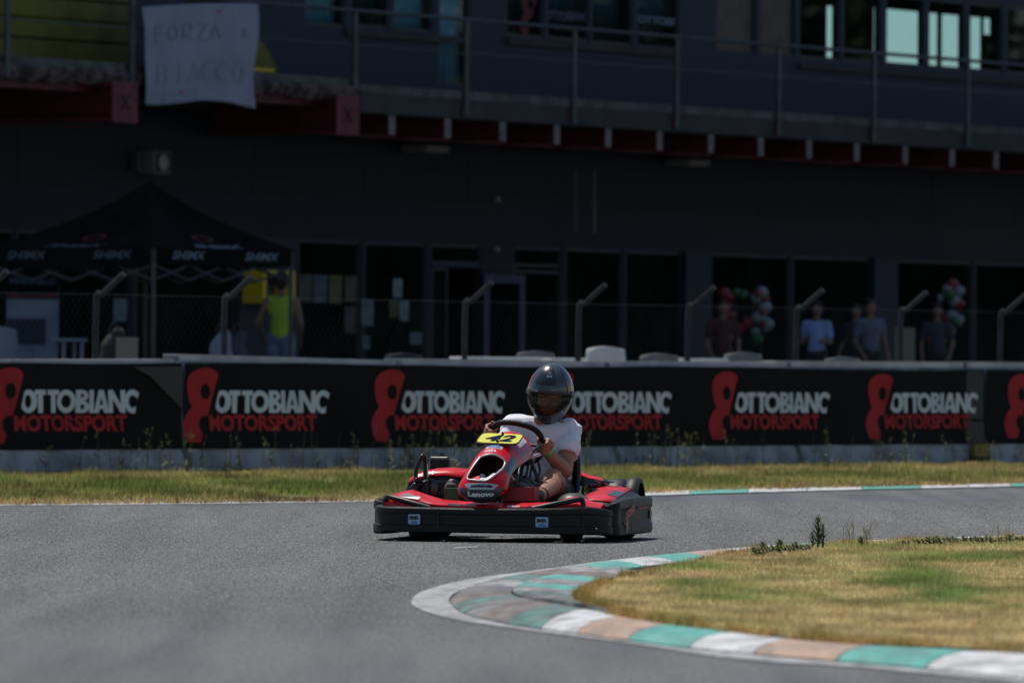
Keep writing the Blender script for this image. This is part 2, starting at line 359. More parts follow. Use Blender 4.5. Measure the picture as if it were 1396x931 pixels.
# verge between track and barrier
n = 40; top = [wp(WS[-1] * i / n, .05, .006) for i in range(n + 1)]; bot = catmull([G(x, y, .006) for x, y in eback], 5)
n = 160; top = [wp(WS[-1] * i / n, .05, .006) for i in range(n + 1)]; bx_ = [p.x for p in bot]; by_ = [p.y for p in bot]; bb = [Vector((x, float(np.interp(x, bx_, by_)), .006)) for x in [bx_[0] + (bx_[-1] - bx_[0]) * i / n for i in range(n + 1)]]
mb = MB(); mb.add(bb + top, [(i, i + 1, n + 2 + i, n + 1 + i) for i in range(n)]); tag(mb.build('verge', M['soil']), kind='structure'); n = 40
# paddock behind the barrier
PZ = .35
mb = MB(); pd = [wp(WS[-1] * i / n, -.35, PZ) for i in range(n + 1)]
far = [Vector((-150, 140, PZ)).lerp(Vector((200, 420, PZ)), i / n) for i in range(n + 1)]
pd[0] = Vector((-120, 40, PZ)); pd[-1] = Vector((120, 110, PZ))
mb.add(pd + far, [(i, i + 1, n + 2 + i, n + 1 + i) for i in range(n)]); tag(mb.build('paddock_paving', M['paddock']), kind='structure')

# near kerb
NB = [((1560, 944), (1640, 911), 'kt'), ((1396, 923), (1470, 896), 'kw'), ((1262, 909), (1330, 886), 'kt'), ((1140, 899), (1190, 879), 'ks'), ((1028, 889.5), (1083, 871), 'kw'),
      ((940, 881), (998, 861), 'kt'), ((856, 871), (912, 850), 'ks'), ((787, 861.5), (846, 839), 'kw'), ((738, 855), (797, 829), 'ktw'), ((690, 848), (757, 822), 'ksw'),
      ((655, 840.5), (728, 817.5), 'kg'), ((632, 834), (710, 814), 'ktw'), ((619, 826), (700, 811), 'ksw'), ((616, 816), (697, 806), 'kg'), ((628, 805), (703, 800), 'kww'),
      ((660, 794.5), (722, 794), 'ktw'), ((697, 786.5), (762, 788), 'ksw'), ((735, 780), (795, 782.5), 'kww'), ((775, 774), (838, 777), 'kt'), ((820, 767.5), (880, 771), 'kw'), ((868, 761.5), (925, 766), 'kt'),
      ((915, 756.5), (975, 761), 'ks'), ((969, 751.5), (1020, 755), 'kw'), ((1045, 745.8), (1075, 749.5), 'kt'), ((1110, 742.3), (1130, 745.5), 'ks'), ((1150, 740.6), (1170, 743), 'kw'), ((1222, 737.8), (1240, 740), 'kt'), ((1300, 735.3), (1310, 737.5), 'kw'), ((1420, 731.8), (1430, 734), 'kt'), ((1560, 728), (1560, 730), None)]
kb = empty('near_kerb', G(700, 840), kind='structure')
def sub(p, q, k, n): return p + (q - p) * (k / n)
outc = catmull([G(*b[0], .012) for b in NB], 4); inc = catmull([G(*b[1], .045) for b in NB], 4)
for i in range(len(NB) - 1):
    a = outc[i * 4:i * 4 + 5]; c = inc[i * 4:i * 4 + 5]; rows = []
    L_ = (a[-1] - a[0]).length; g = .006 / max(L_, .01)
    for j in range(5):
        p, q = a[j], c[j]
        if j == 0: p = p.lerp(a[1], g * 4); q = q.lerp(c[1], g * 4)
        if j == 4: p = p.lerp(a[3], g * 4); q = q.lerp(c[3], g * 4)
        row = [p - Vector((0, 0, .02)), p]
        for t, dz in ((.1, .012), (.35, .018), (.7, .012)):
            v = p.lerp(q, t); v.z += dz; row.append(v)
        row += [q, q - Vector((0, 0, .05))]; rows.append(row)
    mb = MB(); mb.loft(rows, closed=False, caps=False); o = mb.build('kerb_block', M[NB[i][2]], kb, smooth=50)
# second, raised row of blocks on the inside of the apex
NB2 = [((826, 833), (836, 832), 'kg'), ((797, 828), (830, 830), 'kg'), ((757, 821), (800, 824), 'kd'), ((728, 816.5), (787, 818), 'kg'), ((712, 812), (782, 814), 'ktw'), ((701, 807), (780, 810), 'kww'), ((700, 801), (783, 805), 'kt'),
       ((708, 796), (792, 799), 'kww'), ((724, 790.5), (806, 793), 'kt'), ((752, 785), (828, 788), 'ksw'), ((790, 780.5), (850, 783), 'kww'), ((830, 776), (870, 778), None)]
rk = empty('raised_kerb', G(740, 810), kind='structure')
o2 = catmull([G(*b[0], .05) for b in NB2], 3); i2 = catmull([G(*b[1], .062) for b in NB2], 3)
for i in range(len(NB2) - 1):
    a = o2[i * 3:i * 3 + 4]; c = i2[i * 3:i * 3 + 4]; rows = []
    for j in range(4):
        p, q = a[j].copy(), c[j].copy()
        if j == 0: p = p.lerp(a[1], .06); q = q.lerp(c[1], .06)
        row = [p - Vector((0, 0, .04)), p, p.lerp(q, .08) + Vector((0, 0, .010)), p.lerp(q, .6) + Vector((0, 0, .008)), q, q - Vector((0, 0, .08))]; rows.append(row)
    mb = MB(); mb.loft(rows, closed=False, caps=False); mb.build('kerb_block', M[NB2[i][2]], rk, smooth=50)
# worn white edge line round the kerb
lo_ = [(1560, 950), (1396, 930), (1170, 908.5), (1000, 897), (870, 877.5), (744, 861.5), (639, 847), (590, 836), (565, 826), (562, 816), (580, 804), (639, 789), (738, 775.8), (837, 762.6), (968, 749.6), (1055, 743), (1136, 739), (1222, 736.4), (1300, 734.2), (1420, 731), (1560, 727.4)]
li_ = [(1560, 942), (1396, 922.5), (1170, 902), (1000, 888), (870, 872), (744, 855.5), (660, 842), (632, 834), (618, 826), (612, 817), (622, 807), (660, 794.5), (742, 780), (840, 765.5), (969, 751.8), (1056, 745), (1137, 741), (1223, 737.9), (1301, 735.4), (1421, 732), (1560, 728.3)]
ribbon('edge_line', lo_, li_, M['whiteline'], .004, .006, smooth=5)
# short worn dash on the track in front of the kart
ribbon('worn_dash', [(618, 747.2), (652, 745.4)], [(620, 745.8), (652, 744.2)], M['whiteline'], .004, smooth=1)

# infield soil
IN = [(1640, 909), (1396, 888), (1170, 876), (1083, 869.5), (998, 859.5), (905, 840), (860, 833), (815, 827), (797, 820), (788, 815), (785, 811), (788, 805), (798, 798.5), (812, 791.5), (832, 786.5), (860, 782), (884, 776), (925, 765), (975, 760), (1020, 754), (1075, 748.5), (1130, 744.8), (1170, 742.3), (1240, 739.3), (1310, 736.8), (1430, 733.2), (1640, 727)]
ZI = .052
pin = [Vector((p.x, p.y + .02, ZI)) for p in [G(*NB[i][1], .045) for i in range(8)] + [G(b[1][0] + 10, b[1][1], .062) for b in NB2[1:]] + [G(*NB[i][1], .045) for i in range(21, len(NB))]]
mb = MB(); mb.poly([(p.x, p.y) for p in pin], lambda x, y: Vector((x, y, ZI))); mb.loft([[p - Vector((0, 0, .09)) for p in pin], pin], caps=False); tag(mb.build('infield', M['straw']), kind='structure')

# ------------------------------------------------------------------ grass
def inpoly(P, X, Y):
    ins = np.zeros(len(X), bool); n = len(P); j = n - 1
    for i in range(n):
        xi, yi, xj, yj = P[i][0], P[i][1], P[j][0], P[j][1]
        c = ((yi > Y) != (yj > Y)) & (X < (xj - xi) * (Y - yi) / (yj - yi + 1e-12) + xi); ins ^= c; j = i
    return ins
def fbm(X, Y, sc, seed=0):
    return np.array([noise.fractal(Vector((x * sc + seed, y * sc, seed * .37)), 1.0, 2.0, 3) for x, y in zip(X, Y)])
def blades(name, X, Y, Z, hh, ww, col, lean=.5, label=None, cat=None, seg=1):
    n = len(X); th = rng.uniform(0, math.pi, n) ; dx = np.cos(th) * ww / 2; dy = np.sin(th) * ww / 2
    la = rng.uniform(0, 2 * math.pi, n); lm = rng.uniform(0, lean, n) * hh
    v = np.zeros((n, 3, 3)); v[:, 0] = np.stack([X - dx, Y - dy, Z], 1); v[:, 1] = np.stack([X + dx, Y + dy, Z], 1); v[:, 2] = np.stack([X + np.cos(la) * lm, Y + np.sin(la) * lm, Z + hh], 1)
    me = bpy.data.meshes.new(name); me.vertices.add(3 * n); me.vertices.foreach_set('co', v.reshape(-1)); me.loops.add(3 * n); me.loops.foreach_set('vertex_index', np.arange(3 * n, dtype=np.int32))
    me.polygons.add(n); me.polygons.foreach_set('loop_start', np.arange(0, 3 * n, 3, dtype=np.int32)); me.update(calc_edges=True)
    at = me.attributes.new('tint', 'FLOAT_COLOR', 'POINT'); c = np.ones((n, 3, 4)); c[:, :, :3] = col[:, None, :]; at.data.foreach_set('color', c.reshape(-1))
    me.materials.append(M['blade']); o = bpy.data.objects.new(name, me); C.objects.link(o); tag(o, label, cat, kind='stuff'); return o
def mixc(a, b, t): return np.array(a)[None] * (1 - t[:, None]) + np.array(b)[None] * t[:, None]
# stone chippings standing proud in the worn asphalt, where the picture is sharp enough to show them
n = 420000; Y = 27 + 33 * rng.random(n); dens = np.clip((Y - 27) / 10, 0, 1) ** 1.5; Y = Y[rng.random(n) < dens]; n = len(Y); X = rng.uniform(-1.05, 1.05, n) * Y * 740 / F
okg = (Y < np.interp(X / Y * F + PX0, [0, 500, 900, 1400], [54.5, 56.5, 59, 62])) & ~inpoly([(G(x, y, 0).x, G(x, y, 0).y) for x, y in lo_], X, Y); X, Y = X[okg], Y[okg]; n = len(X)
an = rng.uniform(0, 6.283, n); r = rng.uniform(.0018, .0046, n); v = np.zeros((n, 4, 3))
for k in range(3): v[:, k] = np.stack([X + np.cos(an + k * 2.094) * r, Y + np.sin(an + k * 2.094) * r, np.full(n, -.0005)], 1)
v[:, 3] = np.stack([X, Y, r * rng.uniform(.5, 1.0, n)], 1)
me = bpy.data.meshes.new('asphalt_chippings'); me.vertices.add(4 * n); me.vertices.foreach_set('co', v.reshape(-1)); ix = (np.arange(n)[:, None] * 4 + np.array([0, 1, 3, 1, 2, 3, 2, 0, 3])[None]).reshape(-1).astype(np.int32)
me.loops.add(9 * n); me.loops.foreach_set('vertex_index', ix); me.polygons.add(3 * n); me.polygons.foreach_set('loop_start', np.arange(0, 9 * n, 3, dtype=np.int32)); me.update(calc_edges=True)
tv = np.where(rng.random(n) < .5, rng.uniform(.04, .09, n), rng.uniform(.13, .34, n)); c = np.ones((n, 4, 4)); c[:, :, :3] = tv[:, None, None] * np.array([1, 1, .97]); at = me.attributes.new('tint', 'FLOAT_COLOR', 'POINT'); at.data.foreach_set('color', c.reshape(-1))
me.materials.append(M['grit']); o = bpy.data.objects.new('asphalt_chippings', me); C.objects.link(o); tag(o, 'fine stone chippings in the worn asphalt of the track around the kart', 'gravel', kind='stuff')
# infield
P2 = [(p.x, p.y) for p in pin]; xs = [p[0] for p in P2]; ys = [p[1] for p in P2]
n = 330000; Yr = rng.uniform(min(ys), max(ys), n); Xr = rng.uniform(min(xs), 3.6, n); k = inpoly(P2, Xr, Yr) & (Xr / Yr * F < 760); Xr, Yr = Xr[k], Yr[k]
g = fbm(Xr, Yr * .6, .9, 3); g2 = fbm(Xr, Yr, 5, 9)
def blob(px, py, rx, ry):
    sx = PX0 + Xr / Yr * F; sy = PY0 + F * (H - ZI) / Yr; return np.exp(-(((sx - px) / rx) ** 2 + ((sy - py) / ry) ** 2))
gm = fbm(Xr, Yr * .5, 2.4, 21); green = np.clip(g * .8 + .20 + g2 * .35 + gm * .5 + 1.1 * blob(1245, 785, 45, 14) + .8 * blob(1290, 808, 60, 10) + .45 * blob(1340, 755, 120, 14) + .45 * blob(960, 800, 110, 13) - .7 * blob(1250, 862, 260, 16) - .55 * blob(850, 812, 70, 18) - .3 * blob(1000, 762, 200, 7), 0, 1)
col = mixc((.86, .68, .35), (.27, .38, .115), green); br = np.clip(g2 * .8, 0, .8)[:, None]; col = col * (1 - br * .4) + np.array((.60, .48, .18)) * br * .4
red = (rng.random(len(Xr)) < .10 * (1 - green)); col[red] = (.50, .26, .10); col *= rng.uniform(.55, 1.35, (len(Xr), 1)) * (.92 + .55 * np.clip(fbm(Xr, Yr * .45, 3.3, 33), -.8, .8))[:, None]
hh = rng.uniform(.007, .022, len(Xr)) * (1 + .8 * green + .9 * np.clip(g2, 0, 1))
blades('infield_grass', Xr, Yr, np.full(len(Xr), ZI - .003), hh, rng.uniform(.003, .006, len(Xr)), col, 1.1, 'short dry grass with greener patches growing inside the painted kerb', 'grass')
# tufts along the infield rim
rim = [q for q in catmull([Vector(p) for p in [(a.x, a.y, 0) for a in pin]], 40) if -60 / F < q.x / q.y < 900 / F]
n = 26000; idx = rng.integers(0, len(rim), n); X = np.array([rim[i].x for i in idx]) + rng.normal(0, .02, n) + .01; Y = np.array([rim[i].y for i in idx]) + np.abs(rng.normal(0, .10, n)) - .03
gg = fbm(X, Y, 3, 5); kk = gg > -.25; X, Y, gg = X[kk], Y[kk], gg[kk]; n = len(X)
gr = np.clip(gg * .9 + .1, 0, 1); col = mixc((.66, .44, .17), (.24, .28, .06), gr) * rng.uniform(.55, 1.35, (n, 1)); rr = rng.random(n) < .12; col[rr] = (.30, .10, .035)
blades('rim_grass', X, Y, np.full(n, .04), rng.uniform(.012, .04, n) * (1 + np.clip(gg, 0, .8) * 1.3), rng.uniform(.003, .007, n), col, .7, 'straw coloured tufts and runners hanging over the kerb edge', 'grass')
# verge
VP = [(G(x, y, .02).x, G(x, y, .02).y) for x, y in eback] + [(wp(WS[-1] * (1 - i / 20), .1, 0).x, wp(WS[-1] * (1 - i / 20), .1, 0).y) for i in range(21)]
n = 400000; Yr = rng.uniform(52, 92, n); Xr = rng.uniform(-6.5, 8.2, n); k = inpoly(VP, Xr, Yr) & (np.abs(Xr / Yr * F) < 780); Xr, Yr = Xr[k], Yr[k]
ed = [G(x, y, .02) for x, y in eback]; dist = Yr - np.interp(Xr, [e.x for e in ed], [e.y for e in ed]); kk = dist > .1; Xr, Yr, dist = Xr[kk], Yr[kk], dist[kk]
g = fbm(Xr, Yr * .5, .35, 11); g2 = fbm(Xr, Yr, 1.6, 2); sx = Xr / Yr * F + PX0
prof = np.clip((dist - .9) / 2.2, 0, 1); green = np.clip(prof * (.72 - .0 * sx) + g * .6 + g2 * .6 - np.clip((sx - 900) / 500, 0, 1) * .48 - .12 - .45 * np.clip((dist - 7) / 6, 0, 1), 0, 1)
col = mixc((.56, .44, .19), (.14, .23, .04), green); dry = np.clip(1 - dist / 1.6, 0, 1)[:, None]; col = col * (1 - dry * .7) + np.array((.62, .40, .18)) * dry * .7
rr = rng.random(len(Xr)) < .22 * dry[:, 0]; col[rr] = (.42, .16, .08); col *= rng.uniform(.45, 1.4, (len(Xr), 1)) * (.9 + .6 * np.clip(fbm(Xr, Yr * .35, 1.3, 55), -.8, .8))[:, None]
blades('verge_grass', Xr, Yr, np.full(len(Xr), .004), rng.uniform(.03, .075, len(Xr)) * (.5 + .5 * green + .8 * np.clip(g2, -.4, 1)), rng.uniform(.007, .014, len(Xr)), col, .9, 'rough grass verge, straw coloured beside the track and green towards the banner', 'grass')
# tall weeds at the foot of the barrier
def weeds(name, pts, label, cat='weeds', kind='stuff', hs=(.25, .55), heads=True):
    mbw = MB(); mh = []
    for p in pts:
        h = random.uniform(*hs); lx, ly = random.uniform(-.12, .12) * h, random.uniform(-.12, .12) * h
        a = Vector(p); b = a + Vector((lx * .3, ly * .3, h * .5)); c = a + Vector((lx, ly, h)); wd = random.uniform(.003, .006)
        mbw.k = 0; mbw.tube([a, b, c], wd, 3, r1=.0015)
        for j in range(random.randint(4, 9)):
            t = random.uniform(.1, .95); q = a.lerp(c, t); an = random.uniform(0, 6.28); ll = random.uniform(.03, .1) * (1.2 - t)
            e = q + Vector((math.cos(an) * ll, math.sin(an) * ll, ll * random.uniform(.2, 1.1))); m_ = q.lerp(e, .5); sd = Vector((-math.sin(an), math.cos(an), 0)) * ll * .14
            mbw.k = 0; mbw.add([q, m_ + sd, e, m_ - sd], [(0, 1, 2, 3)])
        if heads and random.random() < .7:
            for j in range(random.randint(2, 5)):
                q = c - Vector((0, 0, random.uniform(0, .09))) + Vector((random.uniform(-.02, .02), random.uniform(-.02, .02), 0)); mbw.k = 1
                mbw.ell(q, (.0055, .0055, random.uniform(.006, .014)), n=6)
    o = mbw.build(name, [M['weed'], M['seed']], rel=False); tag(o, label, cat, kind=kind); return o
M['weed'] = mat('weed_green', (.08, .11, .03), .8, col2=(.12, .13, .04), scale=6)
M['seed'] = mat('seed_heads', (.26, .22, .09), .8, col2=(.34, .27, .07), scale=20)
pts = []
for c, cnt, sp in ((60, 5, 60), (135, 10, 8), (150, 5, 50), (285, 7, 16), (345, 4, 30), (440, 15, 35), (500, 14, 40), (560, 22, 30), (540, 10, 30), (720, 5, 100), (840, 16, 26), (850, 8, 12), (960, 4, 100), (1190, 6, 50), (1320, 9, 24), (700, 24, 520)):
    for _ in range(cnt):
        px = random.gauss(c, sp) if sp < 400 else random.uniform(-40, 1440); s = wall_s(max(min(px, 1450), -60)); pts.append(wp(s, random.uniform(.14, .8) if random.random() < .8 else random.uniform(.8, 2.2), .02))
weeds('wall_weeds', pts, 'thin flowering weeds standing along the foot of the concrete barrier', hs=(.10, .42))
pts = [wp(wall_s(px + random.uniform(-7, 7)), random.uniform(4.5, 7), .02) for px in (545, 552, 559, 566, 574, 549, 570)]
weeds('verge_weeds', pts, 'loose tuft of yellow seeded weeds on the verge left of the kart', hs=(.3, .5))
# thistle like plant and low leafy weeds on the infield rim
def leafy(name, base, h, nl, wd, m, label, cat='plant', spread=.35, up=.5):
    mbp = MB(); b = Vector(base); mbp.k = 0; mbp.tube([b, b + Vector((.004, 0, h * .5)), b + Vector((-.002, 0, h))], .006, 5, r1=.003)
    for i in range(nl):
        t = (i / nl) ** .9; q = b + Vector((0, 0, h * (.06 + .94 * t))); an = i * 2.399; ll = h * spread * (1.15 - t * .85) * random.uniform(.75, 1.15)
        d = Vector((math.cos(an), math.sin(an), 0)); e = q + d * ll + Vector((0, 0, ll * (up + t))); m1 = q.lerp(e, .45) - Vector((0, 0, ll * .08)); sd = Vector((-d.y, d.x, 0)) * ll * wd
        mbp.add([q, m1 + sd, e, m1 - sd, m1 + Vector((0, 0, ll * .05))], [(0, 1, 4), (1, 2, 4), (2, 3, 4), (3, 0, 4)])
    return mbp
M['darkleaf'] = mat('dark_leaf', (.035, .075, .022), .6, col2=(.07, .12, .03), scale=30)
M['oliveleaf'] = mat('olive_leaf', (.09, .12, .025), .7, col2=(.14, .14, .04), scale=30)
base = G(1115, 747, .06)
mbp = leafy('x', base, .155, 60, .16, None, ''); mbp2 = leafy('x', base + Vector((.025, .02, 0)), .12, 34, .16, None, '')
mbp.add(mbp2.v, mbp2.f); mbp3 = leafy('x', base + Vector((-.03, -.02, 0)), .085, 30, .2, None, ''); mbp.add(mbp3.v, mbp3.f)
tag(mbp.build('weed_plant', M['darkleaf'], rel=False), 'dark green upright leafy weed, tallest plant on the infield rim', 'plant')
for px, py, h, nm in ((1040, 752, .045, 'low olive weed leaning over the kerb left of the tall dark weed'), (1063, 750, .05, 'olive green weed just left of the tall dark weed'), (1085, 750.5, .04, 'small weed touching the left foot of the tall dark weed'), (1174, 744.5, .045, 'small dark green sprout in front of the worn white kerb paint')):
    tag(leafy('x', G(px, py, .06), h, 26, .28, None, '', spread=.8, up=.3).build('weed_plant', M['oliveleaf'], rel=False), nm, 'plant')
mbp = MB()
for i in range(150):
    px = random.gauss(random.choice([1035, 1062, 1090, 1238, 1262, 1280, 1302, 1325, 1350, 1376, 1392]), 7); b_ = G(px, float(np.interp(px, [1010, 1075, 1170, 1240, 1310, 1430], [756, 750, 744.5, 741, 738.6, 735])) + random.uniform(0, 2), .06)
    q = leafy('x', b_, random.uniform(.008, .03), 9, .42, None, '', spread=1.3, up=.15); mbp.add(q.v, q.f)
tag(mbp.build('creeping_weeds', M['oliveleaf'], rel=False), 'low creeping weeds strung along the far rim of the infield grass', 'weeds', kind='stuff')
mbp = MB()
for i in range(26):
    b_ = G(random.choice([random.gauss(1158, 4), random.gauss(1182, 3), random.gauss(1362, 6)]), 744 if i % 3 else 738, .06); mbp.tube([b_, b_ + Vector((random.uniform(-.01, .01), 0, .06)), b_ + Vector((random.uniform(-.03, .03), 0, random.uniform(.08, .125)))], .0016, 3)
tag(mbp.build('dry_stalks', M['seed'], rel=False), 'a few dry upright grass stalks on the infield rim', 'grass', kind='stuff')
# ------------------------------------------------------------------ concrete barriers and banners
JP = [-330, -70, 243, 545, 830, 1078, 1318, 1560]
BL = ['leftmost concrete barrier under the banner, cut by the photo edge', 'concrete barrier section left of the open joint under the first banner', 'concrete barrier with a broken dark hole low in its face', 'concrete barrier section behind the kart fuel tank',
      'pale concrete barrier section just right of the driver', 'concrete barrier section right of the dark vertical joint', 'concrete barrier section at the right edge, past the yellow and black block']
BT = [(.995, .985), (.99, 1.012), (1.06, 1.02), (1.04, 1.025), (1.03, 1.04), (1.05, 1.055), (1.06, 1.06)]
for i in range(7):
    s0 = 0.05 if i == 0 else wall_s(JP[i], 620); s1 = WS[-1] - .05 if i == 6 else wall_s(JP[i + 1], 620); s0 += .05; s1 -= .05; rows = []
    for k in range(9):
        t = k / 8; s = s0 + (s1 - s0) * t; zt = BT[i][0] + (BT[i][1] - BT[i][0]) * t
        rows.append([wp(s, .12, -.05), wp(s, .12, .09), wp(s, 0.02, .32), wp(s, -.035, zt - .02), wp(s, -.05, zt), wp(s, -.2, zt), wp(s, -.22, zt - .02), wp(s, -.26, .32), wp(s, -.36, .09), wp(s, -.36, -.05)])
    b = empty('concrete_barrier', wp((s0 + s1) / 2, -.12, 0), BL[i], 'barrier', 'concrete barrier sections along the track')
    mb = MB(); mb.loft(rows); mb.build('body', M['concrete'], b, smooth=30)
    mb = MB(); mb.loft([[wp(s0 + (s1 - s0) * k / 8, o_, BT[i][0] + (BT[i][1] - BT[i][0]) * k / 8 + z_) for o_, z_ in ((-.025, -.05), (-.025, .012), (-.22, .012), (-.22, -.05))] for k in range(9)]); mb.build('cap', M['whitecap'] if 'whitecap' in M else mat('pale_barrier_cap', (.60, .58, .60), .7, col2=(.42, .42, .45), scale=2), b)
    if i == 2:
        mb = MB(); c0 = wall_s(322, 630)
        mb.poly([(.62 * math.cos(a) * (1 + .25 * math.sin(3 * a + 1)), .10 * math.sin(a) * (1 + .2 * math.sin(4 * a))) for a in [j / 18 * 2 * math.pi for j in range(18)]], lambda x, y: wp(c0 + x, .128 - max(0, (.1 + y)) * .43 if .1 + y > 0 else .128, .10 + y + .01)); mb.build('hole', mat('black_hole', (.006, .006, .006), .95), b)
M['dullyellow'] = mat('dull_yellow_paint', (.24, .16, .02), .6, col2=(.14, .10, .02), scale=12)
# yellow and black block in the gap at the right
sB = wall_s(1318, 620); t = empty('marker_block', wp(sB, .2, .0), 'small yellow and black block in the gap under the banner seam at right', 'marker')
for k in range(3):
    mb = MB(); q = [wp(sB + a, o_, z_) for z_ in (.02 + .065 * k, .02 + .065 * (k + 1)) for a, o_ in ((-.16, .14), (.16, .14), (.16, .19), (-.16, .19))]
    mb.add(q, [(0, 1, 2, 3), (4, 7, 6, 5), (0, 4, 5, 1), (1, 5, 6, 2), (2, 6, 7, 3), (3, 7, 4, 0)]); mb.build('stripe', M['facade'] if k == 0 else M['dullyellow'], t)

BZ0, BH = .212, .79
def rip(s, v): return .045 + .010 * math.sin(s * 2.3) * v + .006 * math.sin(s * 5.1 + v * 4) + .004 * math.sin(s * 11 + v * 2.)
def btop(s): return BH * (.985 + .012 * math.sin(s * .9 + 1) - .006 * abs(math.sin(s * 1.6)))
def bp_(s, y, e=0.0):
    v = y / BH; return wp(s, rip(s, v) + e - .02 * 0 + (.1 * max(0, .32 - v)), BZ0 + (y if v < .75 else .75 * BH + (v - .75) / .25 * (btop(s) - .75 * BH)))
EMB = [(210, 112), (185, 114), (160, 121), (132, 134), (110, 150), (94, 173), (82, 203), (78, 235), (78, 265), (82, 300), (88, 335), (98, 372), (117, 402), (103, 420), (88, 440), (75, 465), (64, 492), (56, 520), (52, 550), (52, 580), (58, 612), (67, 640), (78, 665), (165, 668), (176, 640), (185, 610), (178, 590), (168, 565), (163, 540), (164, 515), (172, 492), (186, 476), (205, 470), (230, 470), (312, 170), (303, 148), (286, 131), (262, 119), (238, 113)]
HOLE = [(213 + 39 * math.cos(a), 293 + 58 * math.sin(a)) for a in [j / 20 * 2 * math.pi for j in range(20)]]
US, UV = .00206, BH / 640
def logo(ban, px):
    s0 = wall_s(px - 1, 560, .05); f = lambda X, Y: bp_(s0 + (X - 52) * US, (715 - Y) * UV, .004)
    mb = MB()
    # split the emblem in bands so that it follows the cloth
    mb.poly(EMB, f, (HOLE,), step=40); mb.build('emblem', M['bred'], ban)
    mb = MB(); g = lambda X, Y: f(X, Y)
    letters = [('O', 285, 408), ('T', 392, 470), ('T', 482, 565), ('O', 552, 682), ('B', 682, 775), ('I', 774, 806), ('A', 806, 918), ('N', 912, 1030), ('C', 1022, 1134)]
    for ch, a, b in letters:
        T0, T1 = 284, 450
        if ch == 'O':
            def ring(cx, rx, ry, m=22): return [(cx + rx * math.cos(j / m * 2 * math.pi), 367 + ry * math.sin(j / m * 2 * math.pi)) for j in range(m)]
            c = (a + b) / 2; out = ring(c, (b - a) / 2, 84); 
            if a == 285: out = [(max(x, 285 + (450 - y) * .24 - 3), y) for x, y in out]; c += 0
            mb.poly(out, g, (ring(c - (4 if a == 285 else 0), (b - a) / 2 - 31 - (6 if a == 285 else 0), 47),))
        elif ch == 'T':
            c = (a + b) / 2; mb.poly([(a, T0), (b, T0), (b, T0 + 36), (c + 17, T0 + 36), (c + 17, T1), (c - 17, T1), (c - 17, T0 + 36), (a, T0 + 36)], g)
        elif ch == 'I': mb.poly([(a, T0), (b, T0), (b, T1), (a, T1)], g)
        elif ch == 'B':
            arc = lambda cx, cy, rx, ry, n=8: [(cx + rx * math.sin(j / n * math.pi), cy - ry * math.cos(j / n * math.pi)) for j in range(n + 1)]
            mb.poly([(a, T0)] + arc(a + 45, T0 + 41, 40, 41) + arc(a + 47, T1 - 43, 46, 43) + [(a, T1)], g,
                    ([(a + 33, T0 + 28)] + arc(a + 42, T0 + 42, 12, 14, 5) + [(a + 33, T0 + 56)], [(a + 33, T1 - 62)] + arc(a + 44, T1 - 44, 14, 18, 5) + [(a + 33, T1 - 27)]))
        elif ch == 'A':
            c = (a + b) / 2; mb.poly([(c - 18, T0), (c + 18, T0), (b, T1), (b - 36, T1), (b - 44, T1 - 30), (a + 44, T1 - 30), (a + 36, T1), (a, T1)], g, ([(c, T0 + 52), (c + 15, T1 - 58), (c - 15, T1 - 58)],))
        elif ch == 'N': mb.poly([(a, T0), (a + 32, T0), (b - 32, T1 - 62), (b - 32, T0), (b, T0), (b, T1), (b - 32, T1), (a + 32, T0 + 66), (a + 32, T1), (a, T1)], g)
        elif ch == 'C':
            c = (a + b) / 2 + 8; o_ = [(c + 62 * math.cos(t_), 367 - 86 * math.sin(t_)) for t_ in [R(d) for d in range(38, 300, 14)]]; i_ = [(c + 30 * math.cos(t_), 367 - 48 * math.sin(t_)) for t_ in [R(d) for d in range(300, 40, -14)]]
            mb.poly([(1134, 300), (1122, 352)] + [] + o_[:0] + [(c + 34, 340)] + i_[::-1][1:] [:0] + [(c + 30 * math.cos(R(d)), 367 - 46 * math.sin(R(d))) for d in range(50, 320, 15)] + [(1110, 398), (1098, 456)] + [(c + 62 * math.cos(R(d)), 367 - 87 * math.sin(R(d))) for d in range(290, 45, -15)], g)
    mb.build('white_lettering', M['bwhite'], ban)
    mb = MB(); put_text(mb, 'MOTORSPORT', lambda X, Y: f(240 + X, 585 - Y), 0, 800, 0, 122, offset=.035, spacing=.98, shear=0, step=60); mb.build('red_lettering', M['bred'], ban)
SEAM = [-330, 243.5, 1337, 1640]
LG = {0: [-18], 1: [250, 507, 741, 967, 1181], 2: [1371]}
BLAB = ['black banner piece at the left, the emblem cut by the photo edge', 'long middle black banner with five red and white racing logos behind the kart', 'black banner piece at the right edge showing only a red emblem']
